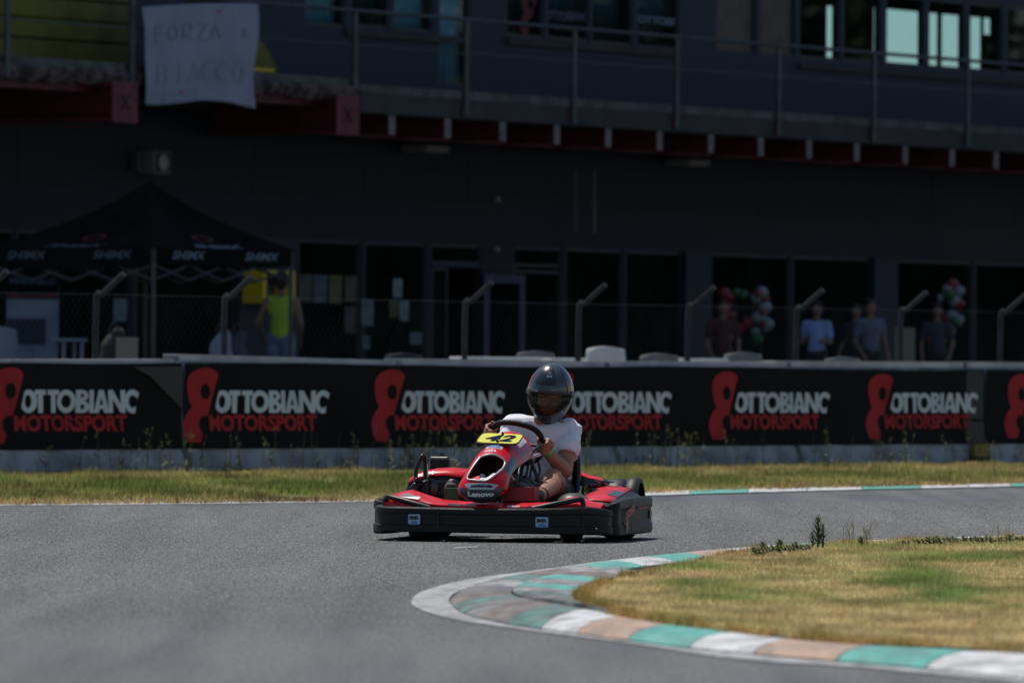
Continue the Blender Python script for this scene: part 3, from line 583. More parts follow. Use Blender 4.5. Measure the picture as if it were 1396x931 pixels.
for i in range(3):
    s0 = .02 if i == 0 else wall_s(SEAM[i], 550) + .02; s1 = wall_s(SEAM[i + 1], 550) - .02 if i < 2 else WS[-1] - .02
    ban = empty('banner', wp((s0 + s1) / 2, .05, BZ0), BLAB[i], 'banner', 'black advertising banners on the barrier')
    n = int((s1 - s0) / .12); V = []; ny = 8
    for a in range(n + 1):
        for b in range(ny + 1): V.append(bp_(s0 + (s1 - s0) * a / n, BH * b / ny))
    mb = MB(); mb.add(V, [(a * (ny + 1) + b, (a + 1) * (ny + 1) + b, (a + 1) * (ny + 1) + b + 1, a * (ny + 1) + b + 1) for a in range(n) for b in range(ny)])
    mb.build('cloth', M['banner'], ban, smooth=180)
    for px in LG[i]: logo(ban, px)
    if i == 0:
        mb = MB(); s_ = s1 - .9; mb.add([bp_(s1 - .01, BH * .45, .02), bp_(s1 - .01, BH * .96, .02), bp_(s1 - .75, BH * .96, .02), bp_(s1 - .5, BH * .85, .02)], [(0, 1, 2, 3)]); mb.build('sunlit_and_overlap_patch', mat('thin_vinyl', (.022, .022, .022), .6), ban)  # sun showing through the cloth, painted as a paler corner
    if i == 1:
        mb = MB(); mb.poly([(-.36, .01), (-.02, .01), (-.02, .985), (-.36, .985)], lambda x, y: bp_(s1 + x, BH * y, .002), step=.08); mb.build('sunlit_and_overlap_patch', mat('thin_vinyl_2', (.016, .016, .016), .6), ban)

# ------------------------------------------------------------------ wire fence behind the barrier
FOFF = -1.6
fence = empty('wire_fence', wp(wall_s(640, 450, FOFF), FOFF, PZ), 'galvanised mesh fence on cranked tubular posts behind the barrier', 'fence')
PP = [-30, 130, 305, 470, 633, 788, 937, 1085, 1227, 1363, 1500]
for k, px in enumerate(PP):
    if px == 470: continue
    s = wall_s(px + 1, 450, FOFF); b = wp(s, FOFF, PZ); p_, d_, n_ = wall_at(s)
    mb = MB(); mb.tube([b, b + Vector((0, 0, 1.17)), b + Vector((0, 0, 1.27)) + n_ * .07, b + Vector((0, 0, 1.46)) + n_ * .32], .030, 8, smooth=4); mb.build('fence_post', M['metal'], fence, smooth=40)
    if False: mb = MB(); q = wp(s - 1.5, FOFF, PZ); mb.tube([q, b + Vector((0, 0, 1.0))], .018, 6); mb.build('brace', M['metal'], fence, smooth=40)
for z_ in (.55, 1.62):
    mb = MB(); mb.tube([wp(WS[-1] * (.04 + .92 * t / 40), FOFF, z_ + .0) for t in range(41)], .0018, 4); mb.build('line_wire', M['wire'], fence)
mb = MB(); sa, sb = WS[-1] * .04, WS[-1] * .96; hgt = 1.15; st = .085; n = int((sb - sa) / st)
for i in range(n):
    for sg in (1, -1):
        x0 = sa + i * st; x1 = x0 + sg * hgt * .9
        if x1 < sa or x1 > sb: continue
        a, b = wp(x0, FOFF, .47), wp(x1, FOFF, 1.62); h_ = Vector((0, 0, .0008)); mb.add([a - h_, b - h_, b + h_, a + h_], [(0, 1, 2, 3)])
tag(mb.build('wire_mesh', M['wire'], fence, rel=False), kind='stuff')

# ------------------------------------------------------------------ the building
bld = empty('building', fp(0, 0, PZ), 'dark blue two storey pit building with glazed ground floor and balcony', 'building')
U0, U1 = fac(-330, 300)[0], fac(1640, 300)[0]; UE = U1 + 14; RD = -5.0
def pierced(mb, u0, u1, z0, z1, rects, o0=-.12, o1=0):
    us = sorted({u0, u1} | {r[0] for r in rects} | {r[1] for r in rects}); zs = sorted({z0, z1} | {r[2] for r in rects} | {r[3] for r in rects})
    us = [u for u in us if u0 <= u <= u1]
    for a, b in zip(us, us[1:]):
        run = None
        for c, d in zip(zs, zs[1:]):
            m_, n_ = (a + b) / 2, (c + d) / 2
            solid = not any(r[0] < m_ < r[1] and r[2] < n_ < r[3] for r in rects)
            if solid and run is None: run = c
            if not solid and run is not None: mb.fbox(a, b, o0, o1, run, c); run = None
        if run is not None: mb.fbox(a, b, o0, o1, run, zs[-1])
UF = lambda px, py=340: fac(px, py)[0]
ZW = 2.74
LOW = [(-300, -140), (-120, 20), (24, 180), (186, 320), (408, 491), (498, 580), (588, 655), (701, 765), (772, 848), (854, 930), (969, 1076), (1082, 1186), (1223, 1325), (1331, 1430), (1470, 1560)]
rl = [(UF(a), UF(b), .42, ZW) for a, b in LOW] + [(UF(655.5), UF(700.5), .42, ZW - .45)]
mb = MB(); ZM = fac(700, 255)[1]
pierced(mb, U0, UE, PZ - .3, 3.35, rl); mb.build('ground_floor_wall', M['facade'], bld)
uu = np.arange(U0, U1, 2.95)
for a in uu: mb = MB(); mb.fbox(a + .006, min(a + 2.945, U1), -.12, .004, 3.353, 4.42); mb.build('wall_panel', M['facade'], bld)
for a, b in ((931, 967), (1188, 1221), (322, 404)):
    mb = MB(); mb.fbox(UF(a), UF(b), .003, .06, PZ, ZW + .02); mb.build('pillar', M['navy2'], bld, bevel=.01)
def pane(u0, u1, z0, z1, name='window', fm='frame', gm='glassdark', fw=.045, o=-.05, mull=0):
    mb = MB()
    for q in ((u0, u1, z0, z0 + fw), (u0, u1, z1 - fw, z1), (u0, u0 + fw, z0 + fw, z1 - fw), (u1 - fw, u1, z0 + fw, z1 - fw)): mb.fbox(q[0], q[1], o - .03, o + .035, q[2], q[3])
    w_ = mb.build(name, M[fm], bld)
    mb = MB(); mb.fbox(u0 + fw, u1 - fw, o - .008, o + .004, z0 + fw, z1 - fw); g_ = mb.build('pane', M[gm], w_); return w_
for k, (a, b) in enumerate(LOW):
    u0, u1 = UF(a), UF(b)
    if (a, b) == (588, 655): pane(u0, u1, 2.45, ZW); continue
    if (a, b) == (701, 765): pane(u0, u1, 2.45, ZW); pane(u0, u1, .42, 2.40); continue
    pane(u0, u1, .42, ZW)
# doorway: half open, with a blue framed leaf
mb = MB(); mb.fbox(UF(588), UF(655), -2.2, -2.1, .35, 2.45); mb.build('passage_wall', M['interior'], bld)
pane(UF(590), UF(612), .42, 2.40, 'door_sidelight')
for (a, b, t_) in ((655, 711, 'door'),):
    u0, u1 = UF(a), UF(b); mb = MB()
    for q in ((u0, u1, .42, .55), (u0, u1, 2.20, 2.32), (u0, u0 + .16, .55, 2.20), (u1 - .16, u1, .55, 2.20)): mb.fbox(q[0], q[1], .012, .07, q[2], q[3])
    d = mb.build('door', M['blueframe'], bld); mb = MB(); mb.fbox(u0 + .16, u1 - .16, .03, .04, .55, 2.20); mb.build('pane', M['glassdark'], d)
mb = MB(); mb.fbox(UF(588), UF(701), -.02, .035, 2.405, 2.45); mb.build('door_lintel', M['navy2'], bld)
# posters stuck on the ground floor glass
def poster(x0, x1, y0, y1, col, lab, lines=3):
    u0, z1 = fac((x0), y0, .03); u1, z0 = fac(x1, y1, .03)
    t_ = empty('poster', fp((u0 + u1) / 2, .01, z0), lab, 'poster', 'papers stuck to the ground floor glass')
    mb = MB(); mb.fbox(u0, u1, .004, .008, z0, z1); mb.build('paper', mat('poster_paper', col, .7, col2=tuple(c * .6 for c in col), scale=7), t_)
    mb = MB(); hgt = z1 - z0
    for i in range(lines): zz = z1 - hgt * (.18 + .7 * i / max(lines, 1)); mb.fbox(u0 + (u1 - u0) * .15, u1 - (u1 - u0) * random.uniform(.15, .4), .0085, .0095, zz - hgt * .06, zz)
    mb.build('printed_lines', M['printdim'], t_)
for q in ((408, 428, 374, 412, (.06, .09, .05), 'dull green poster, first of the row in the window right of the tent'), (430, 448, 375, 413, (.08, .11, .16), 'blue grey poster, second of the row in the window right of the tent'),
          (451, 468, 375, 414, (.14, .13, .02), 'mustard yellow poster, third of the row in the window right of the tent'), (472, 488, 376, 412, (.10, .07, .05), 'brown poster at the right end of the row beside the mullion'),
          (472, 487, 418, 455, (.08, .05, .04), 'brown poster below the row beside the mullion'), (495, 511, 408, 444, (.17, .20, .20), 'pale grey notice at the left edge of the second window'), (538, 550, 380, 406, (.26, .32, .34), 'white notice, highest one in the second window'),
          (533, 545, 410, 433, (.10, .10, .03), 'small dark yellow notice in the middle of the second window'), (547, 559, 410, 437, (.24, .29, .31), 'white notice right of the small dark yellow notice'), (561, 577, 453, 470, (.14, .18, .19), 'pale notice, lowest at the right of the second window'),
          (496, 506, 458, 476, (.12, .16, .18), 'small pale notice at the bottom left of the second window'), (673, 694, 405, 430, (.15, .15, .20), 'lilac notice on the blue framed door'), (697, 704, 407, 430, (.07, .07, .09), 'narrow grey notice beside the lilac one on the door'),
          (157, 175, 407, 438, (.13, .20, .20), 'pale teal notice on the dark window under the tent')): poster(*q)
# loudspeaker box, wall boxes, small lamps
u, z = fac(215, 238, .2); sp = empty('wall_speaker', fp(u, .2, z), 'square grey loudspeaker on the wall above the tent', 'speaker')
mb = MB(); mb.fbox(u - .22, u + .22, .02, .28, z, z + .32); mb.build('cabinet', mat('speaker_grey', (.14, .14, .14), .7), sp, bevel=.02)
mb = MB(); mb.fbox(u - .18, u + .18, .281, .287, z + .03, z + .29); mb.build('grille', M['fascia'], sp)
mb = MB(); mb.lathe(fp(u, .289, z + .16), FN, [(0, .11), (.01, .11), (.015, .06), (.0, .045), (-.002, .03)], 20); mb.build('cone', mat('speaker_cone', (.3, .3, .3), .6), sp)
mb = MB(); mb.fbox(u - .42, u - .33, .02, .14, z + .04, z + .3); mb.build('bracket', M['rail'], sp)
u, z = fac(372, 414, .3); yb = empty('wall_cabinet', fp(u, .2, z), 'open yellow cabinet on the wall behind the person in yellow', 'cabinet')
z2 = fac(372, 369, .3)[1]; mb = MB()
for q in ((-.42, .42, z, z + .05), (-.42, .42, z2 - .05, z2), (-.42, -.34, z + .05, z2 - .05), (.34, .42, z + .05, z2 - .05)): mb.fbox(u + q[0], u + q[1], .07, .4, q[2], q[3])
mb.build('case', M['yellow'], yb); mb = MB(); mb.fbox(u - .34, u + .34, .09, .12, z + .05, z2 - .05); mb.build('screen', M['frame'], yb)
mb = MB(); mb.fbox(u - .25, u + .2, .122, .15, z + .12, z2 - .2); mb.build('keypad', M['printdim'], yb)
for px, py, nm in ((577, 203, 'flat pale lamp under the balcony, left of the driver'), (935, 222, 'flat pale lamp under the balcony, right of the driver')):
    u, z = fac(px, py, .25); l = empty('ceiling_lamp', fp(u, .25, z), nm, 'lamp', 'flat lamps under the balcony'); mb = MB(); mb.fbox(u - .32, u + .32, .06, .5, z - .04, z + .04); mb.build('housing', mat('lamp_cover', (.22, .20, .18), .6), l, bevel=.01)
    mb = MB(); mb.fbox(u - .28, u + .28, .1, .46, z - .05, z - .041); mb.build('diffuser', M['curtain'], l)
for px, py, nm in ((677, 272, 'small pale round fitting on the wall above the doorway'), (676, 340, 'small round lamp over the blue framed door')):
    u, z = fac(px, py, .02); mb = MB(); mb.lathe(fp(u, .006, z), FN, [(0, .045), (.04, .045), (.06, .03), (.065, .001)], 14); tag(mb.build('wall_light', mat('light_shell', (.25, .22, .2), .5), smooth=40), nm, 'lamp')
# pale reflections painted on the wall as thin strips
mst = mat('painted_reflection', (.055, .058, .06), .6, col2=(.026, .034, .044), scale=4, stretch=(1, 1, .3))
for px in (785, 811):
    u, z1 = fac(px, 232, .01); z0 = fac(px, 318, .01)[1]; mb = MB(); mb.fbox(u - .05, u + .06, .005, .007, z0, min(z1, 4.4)); mb.build('reflection_streak', mst, bld)

# balcony
BO = 1.9
def zb(px, py, o=BO): return fac(px, py, o)[1]
ub = fac(492, 140, BO)[0]
mb = MB(); mb.fbox(ub, U1, 0.01, BO - .05, 4.45, 4.62); mb.build('deck', M['deckconc'], bld)
mb = MB(); mb.fbox(ub, U1, BO - .05, BO, 4.44, 4.70); mb.build('fascia', M['fascia'], bld, bevel=.01)
mb = MB(); mb.fbox(ub, U1, BO - .11, BO - .003, 4.703, 4.83); mb.build('kerb_strip', M['deckconc'], bld, bevel=.008)
mb = MB(); mb.fbox(ub, U1, BO - .9, BO - .82, 4.15, 4.445); mb.build('edge_beam', M['redsteel'], bld)
bx = [535, 611, 686, 760, 830, 900, 970, 1038, 1104, 1169, 1235, 1299, 1359, 1418, 1475]
for px in bx:
    u = fac(px, 190, BO)[0]; mb = MB(); mb.fbox(u - .012, u + .012, .1, BO - .02, 4.19, 4.41); mb.fbox(u - .07, u + .07, .1, BO - .02, 4.41, 4.435); mb.fbox(u - .07, u + .07, .1, BO - .02, 4.165, 4.19)
    j = mb.build('joist', M['redsteel'], bld); mb = MB(); mb.fbox(u - .085, u + .085, BO - .018, BO - .006, 4.16, 4.432); mb.build('end_plate', M['paleplate'], j)
# left, older end of the balcony
mb = MB(); nn = 90; us = [U0 + (ub - .02 - U0) * i / nn for i in range(nn + 1)]; rows = []
for u in us:
    j1, j2 = random.uniform(-.035, .035), random.uniform(-.03, .03); rows.append([fp(u, .01, 4.62), fp(u, .01, 4.80), fp(u, BO + .02 + j1 * .4, 4.80), fp(u, BO + .05 + j2, 4.74 + j1 * .5), fp(u, BO + .02 + j1, 4.66), fp(u, BO - .02, 4.60 + j2)])
mb.loft(rows); mb.build('broken_slab_edge', M['rubble'], bld, smooth=30)
mb = MB(); mb.fbox(U0, ub - .02, BO - .12, BO - .02, 4.803, 4.90); mb.build('kerb_strip', M['deckconc'], bld)
mb = MB(); mb.fbox(U0, ub - .3, BO - .25, BO - .1, 4.50, 4.615); mb.build('edge_beam', M['redsteel'], bld)
for px in (-150, 172, 476):
    u = fac(px, 160, BO + .3)[0]; jb = MB(); jb.fbox(u - .02, u + .02, .02, BO + .26, 4.17, 4.58); jb.fbox(u - .22, u + .22, .02, BO + .26, 4.12, 4.17); jb.fbox(u - .22, u + .22, .02, BO + .26, 4.58, 4.63)
    j = jb.build('main_beam', M['redsteel'], bld); mb = MB(); mb.fbox(u - .3, u + .3, BO + .262, BO + .285, 4.11, 4.64); mb.build('end_plate', M['redface'], j)
    mb = MB(); mb.tube([fp(u - .1, BO + .292, 4.28), fp(u + .1, BO + .292, 4.48)], .012, 4); mb.tube([fp(u + .1, BO + .292, 4.28), fp(u - .1, BO + .292, 4.48)], .012, 4); mb.build('weld_cross', M['fascia'], j)
# railing
rail = empty('balcony_railing', fp(0, BO, 4.7), 'grey tubular railing with posts and cable along the balcony', 'railing')
RP = [-290, -140, 10, 180, 332, 484, 636, 783, 923, 1062, 1192, 1320, 1446, 1570]
for px in RP:
    u = fac(px, 60, BO + .03)[0]; mb = MB(); mb.fbox(u - .055, u + .055, BO + .01, BO + .05, 4.48 if px > 400 else 4.62, 5.80)
    po = mb.build('post', M['rail'], rail, bevel=.006)
    mb = MB(); mb.fbox(u - .09, u + .09, BO + .004, BO + .03, 4.5 if px > 400 else 4.64, 4.62 if px > 400 else 4.76); mb.build('base_plate', M['redsteel'] if px > 700 else M['rail'], po)
mb = MB(); mb.tube([fp(U0, BO + .03, 5.83), fp(U1, BO + .03, 5.83)], .028, 8); mb.build('handrail', M['rail'], rail, smooth=40)
mb = MB(); mb.tube([fp(U0 + (U1 - U0) * i / 120, BO + .03, 5.36 + .012 * math.sin(i * 1.7)) for i in range(121)], .012, 6); mb.build('cable', M['rail'], rail, smooth=40)
# things on the left part of the balcony
us0, zt = fac(-330, 10, .9)[0], 6.6; us1 = fac(186, 60, .9)[0]
st = empty('covered_stall', fp((us0 + us1) / 2, .9, 4.81), 'olive yellow slatted cover standing behind the railing at the left', 'stall')
for k in range(7):
    mb = MB(); z0 = 4.95 + k * .27; mb.fbox(us0, us1, .60 + .02 * (k % 2), .9 + .012 * (k % 2), z0, z0 + .255); mb.build('slat', M['olive'], st, bevel=.02)
u0, u1 = fac(344, 60, .9)[0], fac(379, 104, .9)[0]; wd = empty('covered_trolley', fp((u0 + u1) / 2, .9, 4.81), 'yellow sloping cover poking out right of the hanging sheet', 'cover')
mb = MB(); mb.loft([[fp(u0, o_, 4.83), fp(u0, o_, 5.42), fp(u0 + .3, o_, 5.38), fp(u1, o_, 5.05), fp(u1 - .03, o_, 4.83)] for o_ in (.3, .9)]); mb.build('cover', M['olive'], wd, bevel=.02)
mb = MB(); mb.fbox(u0, u1 - .12, .902, .915, 4.98, 5.03); mb.build('stripe', M['yellow'], wd)
# the hanging sheet
def sheet():
    t_ = empty('hanging_sheet', fp(fac(270, 150, BO + .1)[0], BO + .1, 4.6), 'white bed sheet with faint handwriting hung over the balcony railing', 'sheet')
    nx, nz = 44, 40
    def P(a, b, e=0):
        x = 190 + 157 * a + (3 * math.sin(b * 5 + 1) if a > .5 else 2.5 * math.sin(b * 4)) * abs(a - .5) * 2 + (4 * b if a < .2 else 0)
        y = (8 + 3 * math.sin(a * 3.1 + 2.5) * (1 - b)) * (1 - b) + (142 + 4 * a + 3 * math.sin(a * 7 + .4) - 4 * math.sin(a * math.pi)) * b
        o = BO + .115 + e + .022 * math.sin(a * 15 + b * 2.2) * b + .014 * math.sin(a * 33 + 1) * b + .010 * math.sin(b * 9 + a * 5)
        u, z = fac(x, y, BO + .08); return fp(u, o, z)
    mb = MB(); V = [P(i / nx, j / nz) for i in range(nx + 1) for j in range(nz + 1)]
    mb.add(V, [(i * (nz + 1) + j, (i + 1) * (nz + 1) + j, (i + 1) * (nz + 1) + j + 1, i * (nz + 1) + j + 1) for i in range(nx) for j in range(nz)]); mb.build('cloth', M['sheet'], t_, smooth=180, solid=.004)
    mb = MB(); f = lambda X, Y: P(X, 1 - Y, .012)
    def stroke(pts, w_=.0075):
        for p, q in zip(pts, pts[1:]):
            dx, dy = q[0] - p[0], q[1] - p[1]; l = math.hypot(dx, dy) or 1; nx_, ny_ = -dy / l * w_, dx / l * w_
            mb.add([f(p[0] + nx_, p[1] + ny_), f(q[0] + nx_, q[1] + ny_), f(q[0] - nx_, q[1] - ny_), f(p[0] - nx_, p[1] - ny_)], [(0, 1, 2, 3)])
    G_ = {'F': [[(0, 0), (0, 1), (1, 1)], [(0, .5), (.7, .5)]], 'O': [[(.5, 1), (0, .7), (.05, .2), (.5, 0), (.95, .3), (.9, .8), (.5, 1)]], 'R': [[(0, 0), (0, 1), (.8, 1), (.8, .55), (0, .5), (.9, 0)]], 'Z': [[(0, 1), (.9, 1), (0, 0), (1, 0)]],
          'A': [[(0, 0), (.5, 1), (1, 0)], [(.2, .4), (.8, .4)]], 'B': [[(0, 0), (0, 1), (.8, .9), (.7, .55), (0, .5), (.9, .4), (.9, .05), (0, 0)]], 'I': [[(.5, 0), (.5, 1)]], 'C': [[(1, .9), (.4, 1), (0, .5), (.4, 0), (1, .1)]], '&': [[(.9, 0), (.2, .8), (.5, 1), (.7, .8), (.1, .2), (.4, 0), (.9, .4)]]}
    def word(w_, xs_, y0, h, wd_):
        for ch, x in zip(w_, xs_):
            for sg in G_[ch]: stroke([(x + a * wd_, y0 + b * h) for a, b in sg])
    for ch_, x_ in zip('FORZA', (.10, .23, .36, .49, .60)): mb = MB(); word(ch_, (x_,), .64, .16, .085); mb.build('handwritten_letter', M['marker2'], t_)
    mb = MB(); word('&', (.85,), .66, .10, .06); mb.build('handwritten_letter', M['marker2'], t_)
    for ch_, x_ in zip('BIACCO', (.12, .27, .39, .52, .66, .80)): mb = MB(); word(ch_, (x_,), .22, .19, .10); mb.build('handwritten_letter', M['marker'], t_)
    for (x, y, nm) in ((.67, .92, 'red_heart'), (.34, .11, 'red_heart')):
        mb = MB(); mb.poly([(x + .018 * 16 * math.sin(a) ** 3 / 16, y + .018 * (13 * math.cos(a) - 5 * math.cos(2 * a) - 2 * math.cos(3 * a) - math.cos(4 * a)) / 16) for a in [j / 20 * 2 * math.pi for j in range(20)]], f); mb.build(nm, M['redmark'], t_)
sheet()

# upper floor
UPP = [(415, 470, -30, 37, 'cur'), (478, 530, -30, 39, 'dim'), (536, 590, -30, 44, 'cur'), (598, 640, -30, 118, 'cur'), (690, 741, -30, 52, 'dim'), (746, 803, -30, 56, 'dim'), (806, 862, -30, 62, 'dim'), (869, 925, -30, 68, 'dim'),
       (976, 1030, -30, 73, 'tan'), (1036, 1084, -30, 77, 'tan'), (1090, 1145, -30, 82, 'see'), (1150, 1201, -30, 86, 'see'), (1208, 1260, -30, 91, 'see'), (1266, 1315, -30, 95, 'see'), (1321, 1367, -30, 99, 'see'), (1373, 1425, -30, 103, 'see'), (1431, 1500, -30, 107, 'see'),
       (250, 320, -30, 30, 'dim'), (-100, 60, -30, 20, 'dim')]
ZT = 6.95; ru = []
for a, b, y0, y1, k in UPP: ru.append((fac(a, 50)[0], fac(b, 50)[0], fac((a + b) / 2, y1)[1], ZT))
mb = MB(); pierced(mb, U0, UE, 4.63, 7.6, ru); mb.build('upper_floor_wall', M['navy'], bld)
for (a, b, y0, y1, k), r_ in zip(UPP, ru):
    w_ = pane(r_[0], r_[1], r_[2], r_[3], 'window', 'frame', {'cur': 'glassclear', 'dim': 'glassclear', 'tan': 'tan', 'see': 'glassclear'}[k], .05)
    if k in ('cur', 'dim'):
        mb = MB(); nn = 24; rows = [[fp(r_[0] + (r_[1] - r_[0]) * i / nn, -.2 + .02 * math.sin(i * 1.9), zz) for zz in (r_[2] + .05, r_[3])] for i in range(nn + 1)]; mb.loft(rows, closed=False, caps=False); mb.build('curtain', M['curtain'] if k == 'cur' else M['frame'], w_, solid=.01, smooth=180)
mb = MB(); mb.fbox(fac(470, 50)[0], fac(640, 50)[0], .003, .05, fac(560, 44)[1] - .12, fac(560, 44)[1] - .03); mb.build('window_sill', M['fascia'], bld)
mb = MB(); mb.fbox(fac(690, 50)[0], fac(925, 50)[0], .003, .05, fac(800, 60)[1] - .10, fac(800, 60)[1] - .0); mb.build('window_sill', M['fascia'], bld)
mb = MB(); mb.fbox(fac(1088, 80)[0], U1, .003, .05, 5.66, 5.74); mb.build('window_sill', M['fascia'], bld)
# lettering in the upper windows
def wtext(s_, x0, x1, y0, y1, m, off=.05):
    u0, z1 = fac(x0, y0); u1, z0 = fac(x1, y1); mb = MB(); put_text(mb, s_, lambda x, y: fp(u0 + (u1 - u0) * x, -.035, z0 + (z1 - z0) * y), 0, 1, 0, 1, offset=off, spacing=.95); mb.build('window_lettering', M[m], bld)
wtext('OTTO', 745, 775, 14, 30, 'printdim'); wtext('BIANC', 776, 804, 15, 31, 'printdim'); wtext('OTTOBI', 872, 922, 21, 36, 'print')
u0, z1 = fac(712, -14); u1, z0 = fac(735, 48); mb = MB(); mb.poly([((x - 52) / 260, (668 - y) / 556) for x, y in EMB], lambda x, y: fp(u0 + (u1 - u0) * x, -.035, z0 + (z1 - z0) * y), ([((x - 52) / 260, (668 - y) / 556) for x, y in HOLE],)); mb.build('window_emblem', M['printred'], bld)
# rooms
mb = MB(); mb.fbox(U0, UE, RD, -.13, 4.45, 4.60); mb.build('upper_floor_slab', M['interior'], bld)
mb = MB(); mb.fbox(U0, UE, -9.2, 0, 7.6, 16.4); mb.build('shade_block', M['navy'], bld)  # unseen upper block, added to cast shade over the tent
mb = MB(); mb.fbox(U0, UE, -9.6, 2.2, 16.403, 16.7); mb.build('shade_roof', M['fascia'], bld)  # unseen overhang, added to carry that shade further out
BK = [(1127, 1136, 26, 72), (1191, 1202, 25, 95), (1209, 1261, 24, 95), (1267, 1279, 24, 98), (1284, 1317, 24, 98), (1323, 1338, 24, 98), (1341, 1351, 24, 30)]
rb = []
for a, b, y0, y1 in BK: rb.append((fac(a, 60, RD)[0], fac(b, 60, RD)[0], fac(a, y1 + 8, RD)[1], fac(a, y0, RD)[1]))
zlo, zhi = min(r[2] for r in rb), max(r[3] for r in rb[1:])
rb = [(r[0], r[1], zlo if i < 6 else zhi - .3, zhi if i else zhi - .05) for i, r in enumerate(rb)]
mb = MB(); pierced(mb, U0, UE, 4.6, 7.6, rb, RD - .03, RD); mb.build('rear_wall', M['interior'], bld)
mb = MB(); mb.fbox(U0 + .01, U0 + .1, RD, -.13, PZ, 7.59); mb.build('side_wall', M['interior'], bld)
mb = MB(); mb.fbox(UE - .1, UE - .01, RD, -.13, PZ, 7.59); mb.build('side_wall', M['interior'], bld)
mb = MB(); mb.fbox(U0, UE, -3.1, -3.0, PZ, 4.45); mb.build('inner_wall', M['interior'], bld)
# a small tree seen through the upper windows, and a row of trees off to the right that the glass mirrors
def tree(name, base, h, cw, n, label, seed, leaf=.16):
    random.seed(seed); t_ = empty(name, base, label, 'tree'); b = Vector(base); mb = MB()
    mb.tube([b, b + Vector((.1, 0, h * .3)), b + Vector((-.05, .1, h * .55)), b + Vector((0, 0, h * .85))], h * .028, 8, smooth=3, r1=h * .006)
    ce = []
    for i in range(11):
        an = i * 2.4; hh_ = h * random.uniform(.38, .95); rad = cw * (1 - abs(hh_ / h - .6) * 1.3) * random.uniform(.5, 1); e = b + Vector((math.cos(an) * rad, math.sin(an) * rad, hh_)); ce.append(e)
        mb.tube([b + Vector((0, 0, h * random.uniform(.25, .5))), b.lerp(e, .5) + Vector((0, 0, h * .25)), e], h * .009, 5, r1=h * .002)
    mb.build('trunk', mat('bark', (.09, .07, .05), .9, col2=(.05, .04, .03), scale=10) if 'bark' not in M else M['bark'], t_, smooth=60)
    mb = MB()
    for i in range(n):
        c = random.choice(ce); d = Vector((random.gauss(0, 1), random.gauss(0, 1), random.gauss(0, .8))).normalized() * cw * .42 * random.random() ** .4; q = c + d
        a = Vector((random.gauss(0, 1), random.gauss(0, 1), random.gauss(0, .5))).normalized() * leaf; bb = a.cross(Vector((random.gauss(0, 1), random.gauss(0, 1), random.gauss(0, 1)))).normalized() * leaf * .5
        mb.add([q - a, q + bb, q + a, q - bb], [(0, 1, 2, 3)])
    mb.build('crown', M['crown'], t_, rel=False); random.seed(seed + 1); return t_
M['bark'] = mat('bark', (.09, .07, .05), .9, col2=(.05, .04, .03), scale=10)
M['crown'] = mat('tree_leaves', (.045, .075, .03), .8, col2=(.09, .12, .05), scale=1.3)
p = A(1243, 95, 240); tree('tree', (p.x, p.y, 0), 10.2, 2.4, 2600, 'small round tree seen through the bright upper windows', 3)
rt = tree('tree', (40, 128, 0), 13, 4.5, 5200, 'first leafy tree of the row far to the right of the pit building', 5, .3); rt['group'] = 'trees off to the right'
for i, (x, y, rz) in enumerate(((44, 136, 1.1), (49, 146, 2.3), (55, 156, 3.9), (61, 167, 5.0), (36, 119, .6), (68, 180, 2.0))):
    c = copy_tree(rt); c['label'] = ('second', 'third', 'fourth', 'fifth', 'nearest and leftmost', 'farthest')[i] + ' leafy tree of the row far to the right of the pit building'; c.location = (x, y, 0); c.rotation_euler.z = rz; c.scale = (1, 1, .85 + .06 * (i % 4))
M['boardface'] = mat('pale_blue_board', (.17, .21, .28), .7, col2=(.13, .16, .22), scale=2)
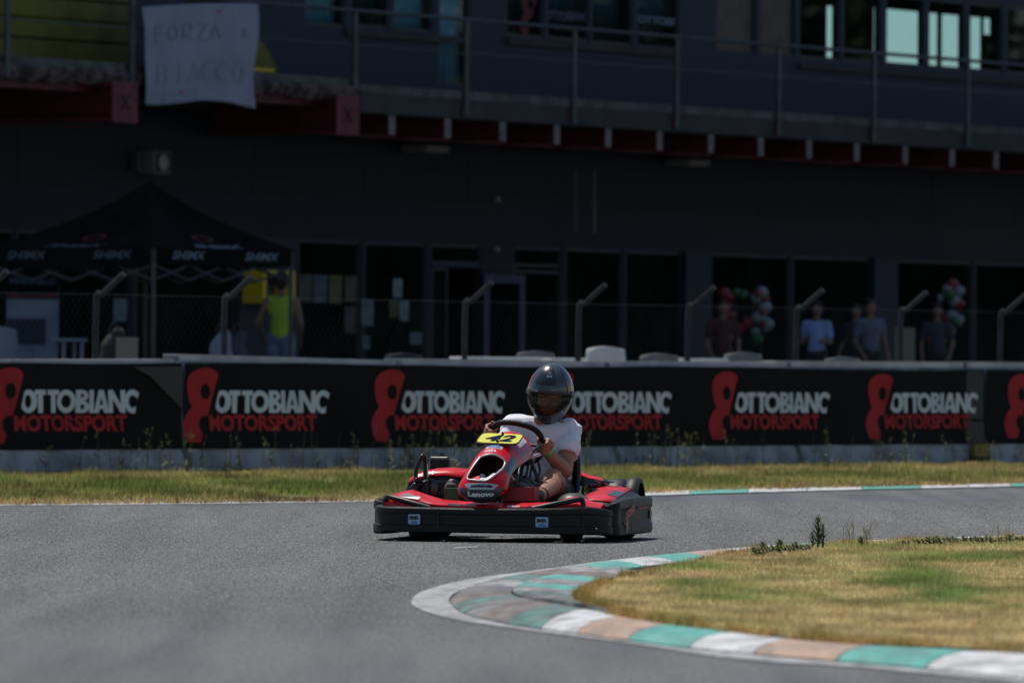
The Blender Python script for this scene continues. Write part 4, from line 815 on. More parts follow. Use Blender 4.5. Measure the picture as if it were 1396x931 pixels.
# ------------------------------------------------------------------ paddock: tent, furniture, boards
def tent():
    Yc = 98.0; c = A(203, 480, Yc); c.z = PZ; hd = 1.98; ang = R(4)
    t = empty('gazebo_tent', c, 'black pointed gazebo tent with pale lettering on its valance', 'tent')
    cor = [c + Vector((math.cos(a + ang) * hd * q, math.sin(a + ang) * hd * q, 0)) for a, q in ((-math.pi / 2, 1.0), (0, .88), (math.pi / 2, 1.0), (math.pi, .98))]
    ze, zp, zv = 2.08 + PZ - .03, fac(203, 252)[1] * 0 + (H + (500 - 254 + 4) / F * Yc), .2
    ze = H + (500 - 345 + 4) / F * (Yc - 1)
    for i in range(4):
        a, b = cor[i], cor[(i + 1) % 4]; mb = MB(); n, m = 16, 14; V = []
        for j in range(m + 1):
            t_ = j / m
            for k in range(n + 1):
                s = k / n; e = a.lerp(b, s); q = e.lerp(c, t_); q.z = ze + (zp - ze) * (.72 * t_ + .28 * t_ ** 3) - .05 * math.sin(math.pi * s) * (1 - t_) ** 2 - .10 * math.sin(math.pi * s) * math.sin(math.pi * t_); V.append(q)
        mb.add(V, [(j * (n + 1) + k, j * (n + 1) + k + 1, (j + 1) * (n + 1) + k + 1, (j + 1) * (n + 1) + k) for j in range(m) for k in range(n)]); mb.build('roof_panel', M['tent'], t, smooth=180)
        mb = MB(); V = []
        for k in range(n + 1):
            s = k / n; e = a.lerp(b, s); V += [Vector((e.x, e.y, ze - .05 * math.sin(math.pi * s))), Vector((e.x, e.y, ze - zv - .07 * math.sin(math.pi * s) * (1.4 if i == 3 else .6)))]
        mb.add(V, [(2 * k, 2 * k + 1, 2 * k + 3, 2 * k + 2) for k in range(n)]); v_ = mb.build('valance', M['tent'], t, smooth=180)
        if i in (0, 3):
            d = (b - a).normalized(); nrm = Vector((d.y, -d.x, 0)); 
            if nrm.y > 0: nrm = -nrm
            for lo, hi, zz in ((.08, .40, -.10), (.60, .93, -.10)):
                mb = MB(); put_text(mb, 'SHIMX', lambda X, Y: Vector(((a.lerp(b, X) if i == 0 else a.lerp(b, X)) + nrm * .02).xy.to_3d() + Vector((0, 0, ze + zz - .05 + Y))), lo + .04, hi - .04, 0, .10, offset=.02, shear=.3) if i == 0 else put_text(mb, 'SHIMX', lambda X, Y: Vector((a.lerp(b, X) + nrm * .02).xy.to_3d() + Vector((0, 0, ze + zz - .05 + Y))), 1 - hi + .04, 1 - lo - .04, 0, .10, offset=.02, shear=.3)
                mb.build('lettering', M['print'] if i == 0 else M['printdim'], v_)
            def rp(X, T):
                e = a.lerp(b, X); q = e.lerp(c, T); q.z = ze + (zp - ze) * (.72 * T + .28 * T ** 3) - .05 * math.sin(math.pi * X) * (1 - T) ** 2 - .10 * math.sin(math.pi * X) * math.sin(math.pi * T); return q + nrm * .03 + Vector((0, 0, .02))
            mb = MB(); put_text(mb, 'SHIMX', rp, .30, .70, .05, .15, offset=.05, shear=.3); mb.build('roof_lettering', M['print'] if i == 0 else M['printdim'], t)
            mb = MB(); mb.poly([(.5 + .1 * math.cos(x), .32 + .07 * math.sin(x)) for x in [j / 16 * 6.283 for j in range(16)]], rp, ([(.5 + .07 * math.cos(x), .32 + .045 * math.sin(x)) for x in [j / 16 * 6.283 for j in range(16)]],)); mb.build('roof_emblem', M['printred'], t)
    for i in range(4):
        a = cor[i] * .985 + c * .015; a.z = PZ; mb = MB(); mb.box(-.025, .025, -.025, .025, 0, ze - PZ - .03, Matrix.Translation(a)); l = mb.build('leg', M['tentmetal'], t)
        mb = MB(); mb.box(-.06, .06, -.06, .06, 0, .015, Matrix.Translation(a)); mb.build('foot', M['metal'], l)
        b = cor[(i + 1) % 4] * .985 + c * .015; mb = MB(); za = ze - .22
        for k in range(4):
            p0, p1 = a.lerp(b, k / 4), a.lerp(b, (k + 1) / 4); up = k % 2
            p0.z = za - (.0 if up else .18); p1.z = za - (.18 if up else 0); mb.tube([p0, p1], .013, 6)
            p0, p1 = p0.copy(), p1.copy(); p0.z, p1.z = p1.z, p0.z; mb.tube([p0, p1], .013, 6)
        mb.build('scissor_brace', M['tentmetal'], t)
tent()
def chair():
    t = empty('plastic_chair', (0, 0, 0), local=True)
    mb = MB(); n, m = 14, 10; V = []
    for j in range(m + 1):
        for k in range(n + 1):
            a = -1 + 2 * k / n; zz = .44 + .42 * j / m; wd = .235 * (1 - .10 * j / m) * (1 if j < m else .97); V.append((a * wd, .20 + .06 * j / m - .10 * a * a + .0, zz - .03 * a * a * (j / m) ** 3))
    mb.add(V, [(j * (n + 1) + k, j * (n + 1) + k + 1, (j + 1) * (n + 1) + k + 1, (j + 1) * (n + 1) + k) for j in range(m) for k in range(n)]); mb.build('backrest', M['whitepl'], t, smooth=180, solid=.012)
    mb = MB(); mb.loft([[(x * .225, y, .43 - .012 * (1 - x * x) * (1 if y > -.2 else .3)) for x in (-1, -.6, -.2, .2, .6, 1)] for y in (-.24, -.2, -.1, 0, .1, .2)], closed=False, caps=False); mb.build('seat', M['whitepl'], t, smooth=180, solid=.014)
    for sx, sy in ((-1, -1), (1, -1), (-1, 1), (1, 1)): mb = MB(); mb.tube([(sx * .26, sy * .25, 0), (sx * .22, sy * .21, .43)], .018, 6, r1=.026); mb.build('leg', M['whitepl'], t, smooth=40)
    for sx in (-1, 1): mb = MB(); mb.tube([(sx * .235, .2, .64), (sx * .26, .0, .65), (sx * .25, -.2, .62), (sx * .235, -.22, .43)], .018, 6, smooth=4); mb.build('armrest', M['whitepl'], t, smooth=40)
    return t
ch0 = chair(); chs = [(830, 88.6, 2.9, 1, 'bright white plastic chair behind the banner right of the helmet', 1), (727, 90.5, 3.3, 0, 'shade toned white plastic chair back showing just left of the helmet', .94), (901, 90.0, 3.0, 0, 'shade toned white plastic chair between the third and fourth fence posts from the right', .92), (1011, 92.0, 3.2, 0, 'shade toned white plastic chair below the red and white balloons', .95), (1145, 94, 3.3, 0, 'shade toned white plastic chair between the two youths', .9),
       (1245, 93.5, 2.6, 1, 'white plastic chair at the fence post near the right edge', .84), (1268, 95, 3.2, 0, 'shade toned white plastic chair right of the bright one near the right edge', .83), (1325, 95, 2.9, 1, 'white plastic chair furthest to the right', .84), (10, 97, 2.7, 2, 'white plastic chair toned blue for shade at the left edge under the info board', 1.24), (545, 90, 3.4, 3, 'dark chair behind the banner below the second window', .9)]
def clone_mat(o, m):
    for c in o.children:
        c.data = c.data.copy(); c.data.materials[0] = m; clone_mat(c, m)
for i, (px, Y, rz, k, lab, sc) in enumerate(chs):
    o = ch0 if i == 0 else copy_tree(ch0); p = A(px, 500, Y); o.location = (p.x, p.y, PZ); o.rotation_euler.z = rz; o.scale = (1, 1, sc); tag(o, lab, 'chair', 'plastic chairs in the paddock')
    if k == 0: clone_mat(o, M['shadepl'])
    if k == 3: clone_mat(o, M['frame'])
    if k == 2: clone_mat(o, M['boardface'])  # white chair, its shade painted with the board's pale blue
def table(px, Y, wd, zt, lab, m='whitepl', rz=0, legs=True):
    p = A(px, 500, Y); p.z = PZ; t = empty('table', p, lab, 'table', 'tables in the paddock'); Mx = Matrix.Translation(p) @ Matrix.Rotation(rz, 4, 'Z')
    mb = MB(); mb.box(-wd / 2, wd / 2, -.35, .35, zt - .04, zt, Mx); mb.build('table_top', M[m], t, bevel=.01)
    for sx in (-1, 1):
        for sy in (-1, 1): mb = MB(); mb.box(sx * (wd / 2 - .06) - .02, sx * (wd / 2 - .06) + .02, sy * .3 - .02, sy * .3 + .02, 0, zt - .041, Mx); mb.build('leg', M[m], t)
table(675, 88.8, .85, .735, 'white plastic table left of the helmet behind the banner', rz=.3); table(782, 89.5, .75, .73, 'white plastic table between the two chairs right of the helmet', rz=.3)
table(945, 92, .6, .74, 'pale table behind the banner under the pillar', rz=.4); table(1065, 93, .8, .72, 'pale table between the balloons and the blue shirted youth', rz=.3)
table(94, 97, .34, .93, 'small white framed table at the left under the fence post', m='boardface', rz=.2); table(1200, 95, .6, .72, 'pale table right of the grey shirted youth', rz=.3)  # framed table is white, its shade put in as pale blue
# box, info board
p = A(173, 488, 93); p.z = PZ; t = empty('carton', p, 'cream coloured carton standing under the tent', 'box'); mb = MB(); mb.box(-.12, .12, -.12, .12, 0, .90, Matrix.Translation(p)); mb.build('body', mat('cream_card', (.20, .20, .15), .8), t, bevel=.01); mb = MB(); mb.box(-.125, .125, -.125, .125, .90, .93, Matrix.Translation(p)); mb.build('lid', mat('cream_lid', (.24, .24, .18), .8), t)
def board():
    Y = 101.5; t = empty('info_board', A(44, 500, Y) * 1, 'tall info board, dark above and pale below, at the left edge', 'board'); 
    def bx(x0, x1, y0, y1, d0, d1, m, nm, par=None): 
        a, b = A(x0, y0, Y), A(x1, y1, Y); mb = MB(); mb.box(a.x, b.x, Y + d0, Y + d1, b.z, a.z); return mb.build(nm, M[m], par or t)
    bx(9, 79, 360, 399, 0, .06, 'tent', 'header'); bx(9, 79, 401, 406, 0, .06, 'redsteel', 'red_band'); bx(9, 79, 408, 496, 0, .06, 'boardface', 'lower_panel')
    bx(10, 62, 434, 470, -.012, -.004, 'navy', 'dark_picture'); a, b = A(14, 378, Y), A(76, 388, Y); mb = MB(); put_text(mb, 'MARANELLO', lambda X, Z: Vector((X, Y - .006, Z)), a.x, b.x, b.z, a.z, offset=.03); mb.build('header_lettering', M['printdim'], t)
    for px in (12, 76): a, b = A(px, 496, Y), A(px, 500, Y); mb = MB(); mb.box(a.x - .03, a.x + .03, Y + .061, Y + .1, PZ, A(px, 360, Y).z); mb.build('post', M['metal'], t)
board()
# bags and clutter by the tent
for px, Y, r_, col, lab in ((300, 96, .17, (.16, .2, .26), 'pale bundle on the ground right of the tent leg'), (322, 97, .15, (.04, .05, .07), 'dark bag beside the pale bundle'), (155, 95, .2, (.015, .015, .015), 'black bag left of the cream carton')):
    p = A(px, 500, Y); mb = MB(); mb.ell((p.x, p.y, PZ + .5), (r_, r_ * .8, .5), n=14); mb.ell((p.x + .05, p.y, PZ + .95), (r_ * .5, r_ * .4, .12), n=10)
    t = empty('bag', (p.x, p.y, PZ), lab, 'bag'); remeshed(mb, 'sack', mat('bag_cloth', col, .8), t, .03, 2, lambda c: .02 * noise.noise(c * 7)); mb = MB(); mb.tube([(p.x - .05, p.y, PZ + 1.0), (p.x, p.y - .02, PZ + 1.12), (p.x + .08, p.y, PZ + 1.0)], .012, 6, smooth=4); mb.build('handle', M['frame'], t)

# ------------------------------------------------------------------ people standing in the paddock
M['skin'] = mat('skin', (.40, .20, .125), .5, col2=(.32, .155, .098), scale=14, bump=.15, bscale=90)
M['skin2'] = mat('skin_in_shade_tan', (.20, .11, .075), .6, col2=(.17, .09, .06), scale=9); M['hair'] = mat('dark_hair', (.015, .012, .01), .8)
def stander(px, Y, h, facing, shirt, trousers, lab, arms=((.06, -.03), (.06, -.03)), hair=True, sleeves=True):
    p = A(px, 500, Y); p.z = PZ; t = empty('person', p, lab, 'person'); k = h / 1.75; Rz = Matrix.Rotation(facing, 4, 'Z')
    T = lambda x, y, z: p + (Rz @ Vector((x * k, y * k, z * k)))
    b = MB(); b.ell(T(0, 0, 1.62), (.077 * k, .092 * k, .115 * k)); b.ell(T(0, -.085, 1.60), (.015 * k, .02 * k, .022 * k), n=8); b.capsule(T(0, .01, 1.42), .055 * k, T(0, 0, 1.55), .052 * k)
    b.ell(T(.078, .0, 1.61), (.012 * k, .02 * k, .03 * k), n=8); b.ell(T(-.078, .0, 1.61), (.012 * k, .02 * k, .03 * k), n=8)
    b.ell(T(0, .0, 1.2), (.16 * k, .10 * k, .26 * k)); b.capsule(T(-.165, 0, 1.38), .05 * k, T(.165, 0, 1.38), .05 * k); b.ell(T(0, 0, .98), (.155 * k, .105 * k, .14 * k))
    sh = MB(); sh.ell(T(0, 0, 1.28), (.175 * k, .12 * k, .17 * k)); sh.capsule(T(0, 0, 1.24), .135 * k, T(0, 0, .98), .14 * k); sh.capsule(T(-.13, 0, 1.39), .06 * k, T(.13, 0, 1.39), .06 * k)
    tr = MB(); tr.capsule(T(-.02, 0, .95), .13 * k, T(.02, 0, .93), .13 * k)
    for s, (ex, ey) in zip((-1, 1), arms):
        S_, E, W_ = T(s * .175, 0, 1.38), T(s * (.19 + ex), .02, 1.10), T(s * (.19 + ex * .4), -.08 + ey * 3, .90 if ey > -.06 else 1.12)
        b.capsule(S_, .05 * k, E, .04 * k); b.capsule(E, .04 * k, W_, .028 * k); d = (W_ - E).normalized(); b.ell(W_ + d * .05 * k, (.035 * k, .03 * k, .045 * k), n=10)
        for f in range(4): q = W_ + d * .08 * k + (Rz @ Vector(((f - 1.5) * .018 * k, 0, 0))); b.capsule(q, .010 * k, q + d * (.06 + .008 * (f in (1, 2))) * k, .008 * k, 8)
        q = W_ + d * .03 * k; b.capsule(q, .011 * k, q + (Rz @ Vector((-s * .045 * k, -.02 * k, 0))) + d * .04 * k, .009 * k, 8)
        if sleeves: sh.capsule(S_, .07 * k, S_.lerp(E, .62), .064 * k)
        b.capsule(T(s * .09, 0, .93), .07 * k, T(s * .10, .01, .45), .05 * k); b.capsule(T(s * .10, .01, .45), .05 * k, T(s * .10, .02, .28), .045 * k); tr.capsule(T(s * .09, 0, .9), .095 * k, T(s * .10, .0, .50), .07 * k); tr.capsule(T(s * .10, 0, .5), .068 * k, T(s * .105, .02, .10), .055 * k); b.capsule(T(s * .10, .02, .3), .05 * k, T(s * .105, .02, .09), .04 * k)
        f_ = MB(); f_.chain([T(s * .105, .05, .05), T(s * .11, -.06, .05), T(s * .115, -.14, .035)], [.045 * k, .045 * k, .035 * k]); f_.build('shoe', M['frame'], t, smooth=180)
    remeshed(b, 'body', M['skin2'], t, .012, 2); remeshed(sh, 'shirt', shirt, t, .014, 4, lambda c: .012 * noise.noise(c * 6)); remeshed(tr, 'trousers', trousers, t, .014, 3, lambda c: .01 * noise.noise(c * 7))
    if hair: hm = MB(); hm.ell(T(0, .02, 1.66), (.086 * k, .10 * k, .095 * k)); hm.ell(T(0, .05, 1.60), (.08 * k, .06 * k, .09 * k)); remeshed(hm, 'hair', M['hair'], t, .012, 2, lambda c: .006 * noise.noise(c * 30))
    return t
jean = mat('light_jeans', (.13, .18, .28), .8, col2=(.10, .14, .22), scale=10); dark = mat('dark_cloth', (.02, .02, .025), .8); drkt = mat('dark_trousers', (.03, .035, .05), .8)
stander(383, 105, 1.86, R(175), mat('hi_vis_vest', (.32, .47, .025), .8, col2=(.27, .40, .025), scale=4), jean, 'person in sleeveless yellow green vest and light jeans, seen from behind', arms=((.05, -.02), (.1, -.03)), sleeves=False)
stander(1113, 114, 1.60, R(-20), mat('light_blue_shirt', (.26, .34, .62), .8, col2=(.22, .29, .54), scale=4), dark, 'youth in light blue shirt with folded arm standing by the pillar', arms=((.03, -.08), (.03, -.08)))
stander(1186, 114, 1.64, R(25), mat('grey_blue_shirt', (.10, .125, .19), .8, col2=(.08, .10, .15), scale=4), dark, 'youth in grey blue shirt facing left beside the navy pillar')
stander(1166, 115.5, 1.58, R(-30), dark, drkt, 'person in black clothes just left of the youth in grey blue')
stander(985, 113, 1.60, R(10), mat('dull_red_top', (.05, .010, .012), .8), dark, 'person in dark red top in front of the red balloons')
stander(1277, 118, 1.62, R(-10), drkt, dark, 'dark clothed person left of the rightmost balloon column')
# balloon columns (red, white, green)
bm_ = {'r': mat('red_balloon', (.17, .012, .018), .4), 'w': mat('white_balloon', (.17, .21, .225), .4), 'g': mat('green_balloon', (.02, .10, .03), .4)}
def balloons(pxs, lab):
    x0, y0, Y = pxs[0][0], pxs[-1][1], pxs[0][4]; t = empty('balloon_column', A(x0, y0, Y), lab, 'balloons')
    for (px, py, r_, c, Y) in pxs:
        p = A(px, py, Y); mb = MB(); rr = r_; mb.lathe(p, (random.uniform(-.3, .3), random.uniform(-.3, .3), 1), [(-rr * 1.15, .003), (-rr * 1.05, rr * .25), (-rr * .8, rr * .6), (-rr * .3, rr * .93), (rr * .1, rr), (rr * .5, rr * .85), (rr * .8, rr * .55), (rr * .95, .004)], 16); mb.build('balloon', bm_[c], t, smooth=60)
    mb = MB(); a, b = A(x0, 380 + 20, Y), A(x0, 500, Y); mb.tube([(a.x, Y + .02, pxs[0][5] if len(pxs[0]) > 5 else a.z), (b.x, Y + .02, PZ)], .012, 6); mb.build('pole', M['metal'], t)
Yb = 117.
balloons([(987, 400, .10, 'r', Yb), (994, 405, .09, 'r', Yb), (989, 418, .1, 'r', Yb), (994, 430, .1, 'r', Yb), (985, 441, .1, 'r', Yb), (997, 445, .1, 'r', Yb)], 'column of dark red balloons, leftmost of the three columns')
balloons([(1038, 399, .10, 'w', Yb), (1031, 406, .09, 'w', Yb), (1033, 400, .06, 'r', Yb - .1), (1043, 408, .07, 'r', Yb), (1043, 419, .1, 'w', Yb), (1040, 426, .05, 'r', Yb - .1), (1034, 433, .11, 'w', Yb), (1045, 442, .11, 'w', Yb), (1040, 441, .05, 'r', Yb - .1), (1030, 452, .07, 'w', Yb), (1032, 462, .09, 'g', Yb)], 'column of white balloons with red ones between, middle of the three columns')
balloons([(1298, 388, .10, 'r', Yb + 2), (1293, 395, .10, 'w', Yb + 2), (1307, 397, .09, 'w', Yb + 2), (1295, 402, .08, 'g', Yb + 1.9), (1282, 406, .06, 'w', Yb + 2), (1301, 410, .1, 'w', Yb + 2), (1308, 414, .08, 'r', Yb + 2), (1277, 419, .08, 'r', Yb + 2), (1298, 430, .09, 'w', Yb + 2), (1306, 436, .09, 'w', Yb + 2), (1289, 434, .07, 'r', Yb + 2), (1302, 438, .07, 'g', Yb + 1.9), (1296, 452, .07, 'w', Yb + 2)], 'column of red, white and green balloons, rightmost of the three columns')
balloons([(1004, 399, .07, 'g', Yb), (1013, 402, .08, 'g', Yb), (1018, 440, .09, 'r', Yb), (1010, 447, .08, 'r', Yb)], 'small loose bunch of green and red balloons between the left and middle columns')
p = A(1233, 440, 112); mb = MB(); mb.box(-.14, .14, -.05, .05, 0, A(1233, 447, 112).z - PZ, Matrix.Translation((A(1233, 500, 112).x, 112, PZ))); tag(mb.build('standing_sign', mat('sign_cream', (.15, .16, .12), .7), bevel=.01), 'plain dim cream board standing behind the fence post near the right edge', 'board')
# ------------------------------------------------------------------ the kart (built in its own frame: x to its left, y to its rear)
KY, TH, KX = 45.4, 9.5, 679
KP = A(KX, 500, KY); KP.z = 0
kart = empty('go_kart', KP, 'red and black rental go kart number 42 cornering on the track', 'go kart', local=True, rot=R(-TH))
sT, cT = math.sin(R(TH)), math.cos(R(TH))
def K(px, py, y):                                      # photograph position at depth y of the kart frame
    x = 0
    for _ in range(6):
        wy = KP.y + y * cT - x * sT; a = A(px, py, wy); x = (a.x - KP.x - y * sT) / cT
    return Vector((x, y, a.z))
P_ = {}
M['plastic'] = mat('black_plastic', (.008, .009, .010), .38, col2=(.014, .014, .015), scale=6, bump=.12, bscale=40, spec=.35)
M['plastic2'] = mat('scuffed_bumper_plastic', (.009, .010, .010), .5, spec=.3, col2=(.018, .018, .018), scale=5, bump=.25, bscale=25, detail=8, stretch=(1, 1, 5), thr=(.42, .75))
M['red'] = mat('red_gloss_plastic', (.80, .006, .018), .36, col2=(.66, .006, .015), scale=4, coat=.15, spec=.3)
M['chin'] = mat('dark_grey_gloss', (.022, .030, .036), .3, coat=.3)
M['blue'] = mat('dark_blue_graphic', (.018, .035, .07), .3, coat=.3)
M['wgraph'] = mat('white_graphic', (.72, .70, .74), .35, col2=(.55, .52, .58), scale=9)
M['mag'] = mat('magenta_graphic', (.30, .02, .07), .3, coat=.3)
M['silver'] = mat('silver_badge', (.50, .52, .55), .35, .3)
M['yel'] = mat('yellow_plate', (.80, .78, .03), .38, coat=.3)
M['num'] = mat('navy_number', (.008, .016, .05), .9, spec=.05)
M['rubber'] = mat('tyre_rubber', (.016, .016, .016), .75, col2=(.035, .034, .033), scale=12, bump=.3, bscale=60)
M['rim'] = mat('wheel_rim', (.08, .08, .085), .35, .7)
M['steel'] = mat('black_steel_tube', (.018, .02, .022), .3, .2)
M['chrome'] = mat('bright_metal', (.55, .55, .56), .22, .9)
M['seat'] = mat('blue_black_seat_shell', (.012, .018, .028), .3, col2=(.018, .026, .038), scale=4, coat=.3)
M['pedalred'] = mat('red_pedal_plate', (.20, .008, .012), .4); M['pedalgreen'] = mat('green_pedal_plate', (.01, .10, .02), .4)
M['stk'] = mat('sticker_pale', (.42, .52, .62), .5); M['stkb'] = mat('sticker_blue', (.06, .22, .52), .5); M['stkd'] = mat('sticker_ink', (.02, .02, .025), .5)
M['engine'] = mat('engine_metal', (.05, .05, .052), .5, .5, col2=(.10, .10, .10), scale=20)

def sweep(path, prof, tops=None, n=5):                 # prof: (inward offset, height fraction); per point (bottom, top)
    P = catmull([Vector((p[0], p[1], 0)) for p in path], n); Z = catmull([Vector((t[0], t[1], 0)) for t in tops], n); rings = []
    for i, p in enumerate(P):
        t = (P[min(i + 1, len(P) - 1)] - P[max(i - 1, 0)]).normalized(); nn = Vector((-t.y, t.x, 0)); zb_, zt_ = Z[i].x, Z[i].y
        rings.append([Vector((p.x + nn.x * o, p.y + nn.y * o, zb_ + (zt_ - zb_) * h)) for o, h in prof])
    mb = MB(); mb.loft(rings); return mb
BP = [(.004, 0), (-.004, .035), (-.006, .10), (-.006, .28), (.002, .31), (.002, .72), (-.005, .76), (-.005, .93), (.002, .985), (.012, 1), (.045, 1), (.055, .96), (.055, .05), (.045, 0)]
# front bumper (left of photo -> right)
fb = sweep([(-.655, -.10), (-.655, -.20), (-.60, -.30), (-.44, -.365), (-.2, -.39), (.1, -.39), (.36, -.365), (.55, -.30), (.655, -.20), (.672, -.10), (.62, -.03)], BP,
           [(.052, .20), (.052, .20), (.052, .195), (.052, .195), (.052, .192), (.05, .192), (.048, .195), (.045, .203), (.045, .19), (.045, .18), (.045, .175)]).build('front_bumper', M['plastic2'], kart, smooth=35)
for pts in ([K(586, 692, -.36), K(560, 685, -.33), K(531, 677.6, -.27), K(526, 681, -.23), K(525, 694, -.22)], [K(728, 693, -.35), K(757, 687, -.33), K(788, 681, -.28), K(794, 682.5, -.26), K(795, 694, -.26)]):
    mb = MB(); mb.tube(pts, .015, 8, smooth=6); mb.build('bumper_wing', M['plastic'], fb, smooth=50)
for px in (535, 640, 745, 815):
    mb = MB(); c_ = K(px, 722, -.35 if 560 < px < 800 else -.28); mb.lathe(c_ - Vector((0, .035, 0)), (0, -1, 0), [(0, .012), (.008, .012), (.012, .008), (.013, .001)], 10); mb.build('bolt', M['steel'], fb)
fbp = catmull([Vector((p[0], p[1], 0)) for p in [(-.655, -.10), (-.655, -.20), (-.60, -.30), (-.44, -.365), (-.2, -.39), (.1, -.39), (.36, -.365), (.55, -.30), (.655, -.20)]], 6)[7:]
for px in (598, 792):
    c_ = K(px, 708, -.38); yy_ = float(np.interp(c_.x, [q.x for q in fbp], [q.y for q in fbp])); mb = MB(); mb.box(c_.x - .002, c_.x + .002, yy_ - .0085, yy_ + .02, .056, .188); mb.build('seam', M['stkd'], fb)
def sticker(cx, cy, y):
    c = K(cx, cy, y); w_, h_ = .037, .030; mb = MB(); f = lambda X, Z, e=0: Vector((c.x + X * w_, float(np.interp(c.x + X * w_, [q.x for q in fbp], [q.y for q in fbp])) - .0085 - e, c.z + Z * h_))
    def rr(s): return [(-s, -s * .8), (-s * .8, -s), (s * .8, -s), (s, -s * .8), (s, s * .8), (s * .8, s), (-s * .8, s), (-s, s * .8)]
    mb.poly(rr(1), f, step=.4); o = mb.build('sticker', M['stkb'], kart); mb = MB(); mb.poly(rr(.88), lambda X, Z: f(X, Z, .0015), step=.4); mb.build('sticker_face', M['stk'], o)
    mb = MB(); put_text(mb, 'BMR', lambda X, Z: f(X, Z, .003), -.75, .75, -.1, .65, offset=.06, step=.4); mb.build('sticker_lettering', M['stkd'], o)
    mb = MB(); mb.poly([(.62 * math.cos(a), -.8 + .55 * math.sin(a)) for a in [math.pi * j / 10 for j in range(11)]], lambda X, Z: f(X, Z, .003)); mb.build('sticker_wave', M['stkb'], o)
sticker(565, 707.5, -.372); sticker(739, 711.5, -.374)
# side bumpers
for sg, nm in ((1, 'side_bumper'), (-1, 'side_bumper')):
    pts = [(.52, .06), (.57, -.01), (.64, -.055), (.69, -.03), (.70, .06), (.705, .5), (.705, 1.0), (.70, 1.20), (.665, 1.29), (.60, 1.33)]
    tp = [(.05, .20), (.04, .205), (.035, .215), (.035, .225), (.035, .235), (.035, .245), (.035, .245), (.035, .24), (.035, .215), (.035, .21)]
    if sg < 0: pts = [(-x, y) for x, y in pts[::-1]]; tp = tp[::-1]
    sb_ = sweep(pts, BP, tp).build(nm, M['plastic2'], kart, smooth=35)
    if sg > 0:
        mb = MB(); mb.box(.7105, .7125, .38, .388, .045, .24); mb.build('seam', M['steel'], sb_)
        def sf(y, z): return Vector((.7195, y, z))
        mb = MB(); put_text(mb, 'OTOWN', lambda X, Y: sf(.10 + X * .38 - 0 * Y, .115 + .06 * X + Y), .0, .82, 0, .05, offset=.05); mb.build('side_lettering', mat('orange_red_print', (.55, .07, .04), .5), sb_)
        mb = MB(); mb.add([sf(.10, .11), sf(.22, .125), sf(.17, .045)], [(0, 1, 2)]); mb.build('side_arrow', mat('orange_red_print', (.55, .07, .04), .5), sb_)
        mb = MB(); put_text(mb, 'RACING', lambda X, Y: sf(X, Y), .58, .90, .178, .192, offset=.05); mb.build('side_lettering', mat('orange_red_print2', (.45, .05, .03), .5), sb_)
        mb = MB(); mb.box(.700, .712, 1.06, 1.14, .12, .165); mb.build('slot', M['steel'], sb_); mb = MB(); mb.box(.708, .714, 1.10, 1.12, .115, .13); mb.build('slot_clip', M['chrome'], sb_)
# wheels
def wheel(x, y, r, wd, st=0):
    ax = Vector((math.cos(st), math.sin(st), 0)); c = Vector((x, y, r)); h = wd / 2
    t = empty('wheel', (0, 0, 0), local=True); t.parent = kart
    mb = MB(); mb.lathe(c, ax, [(-h * .72, r * .56), (-h * .98, r * .62), (-h, r * .78), (-h * .93, r * .93), (-h * .72, r * .99), (0, r), (h * .72, r * .99), (h * .93, r * .93), (h, r * .78), (h * .98, r * .62), (h * .72, r * .56)], 36); mb.build('tyre', M['rubber'], t, smooth=60)
    mb = MB(); mb.lathe(c, ax, [(-h * .9, r * .57), (-h * .85, r * .5), (-h * .3, r * .42), (-h * .3, .03), (h * .3, .03), (h * .3, r * .42), (h * .85, r * .5), (h * .9, r * .57)], 28); mb.build('rim', M['rim'], t, smooth=40)
for x, y, r, wd, st in ((-.437, 0, .128, .125, R(14)), (.425, 0, .128, .125, R(14)), (-.535, 1.05, .14, .18, 0), (.535, 1.05, .14, .18, 0)): wheel(x, y, r, wd, st)
mb = MB(); mb.tube([(-.5, 1.05, .14), (.5, 1.05, .14)], .016, 10); mb.build('rear_axle', M['chrome'], kart, smooth=40)
mb = MB(); mb.tube([(-.44, 0, .128), (-.33, .03, .10), (.33, .03, .10), (.43, 0, .128)], .013, 8); mb.build('front_axle', M['steel'], kart, smooth=40)
# chassis
mb = MB()
for s in (-1, 1): mb.tube([(s * .12, -.3, .085), (s * .26, -.26, .08), (s * .30, .1, .075), (s * .31, .7, .075), (s * .34, 1.2, .09)], .016, 8, smooth=5); mb.tube([(s * .3, .15, .08), (s * .6, .2, .12), (s * .62, .8, .12), (s * .34, .85, .09)], .012, 8, smooth=4)
mb.tube([(-.3, .05, .08), (.3, .05, .08)], .014, 8); mb.tube([(-.31, .65, .08), (.31, .65, .08)], .014, 8); mb.tube([(-.25, -.28, .085), (.25, -.28, .085)], .012, 8); mb.build('chassis_frame', M['steel'], kart, smooth=40)
mb = MB(); mb.box(-.29, .29, -.27, .62, .05, .056); mb.build('floor_tray', M['steel'], kart)
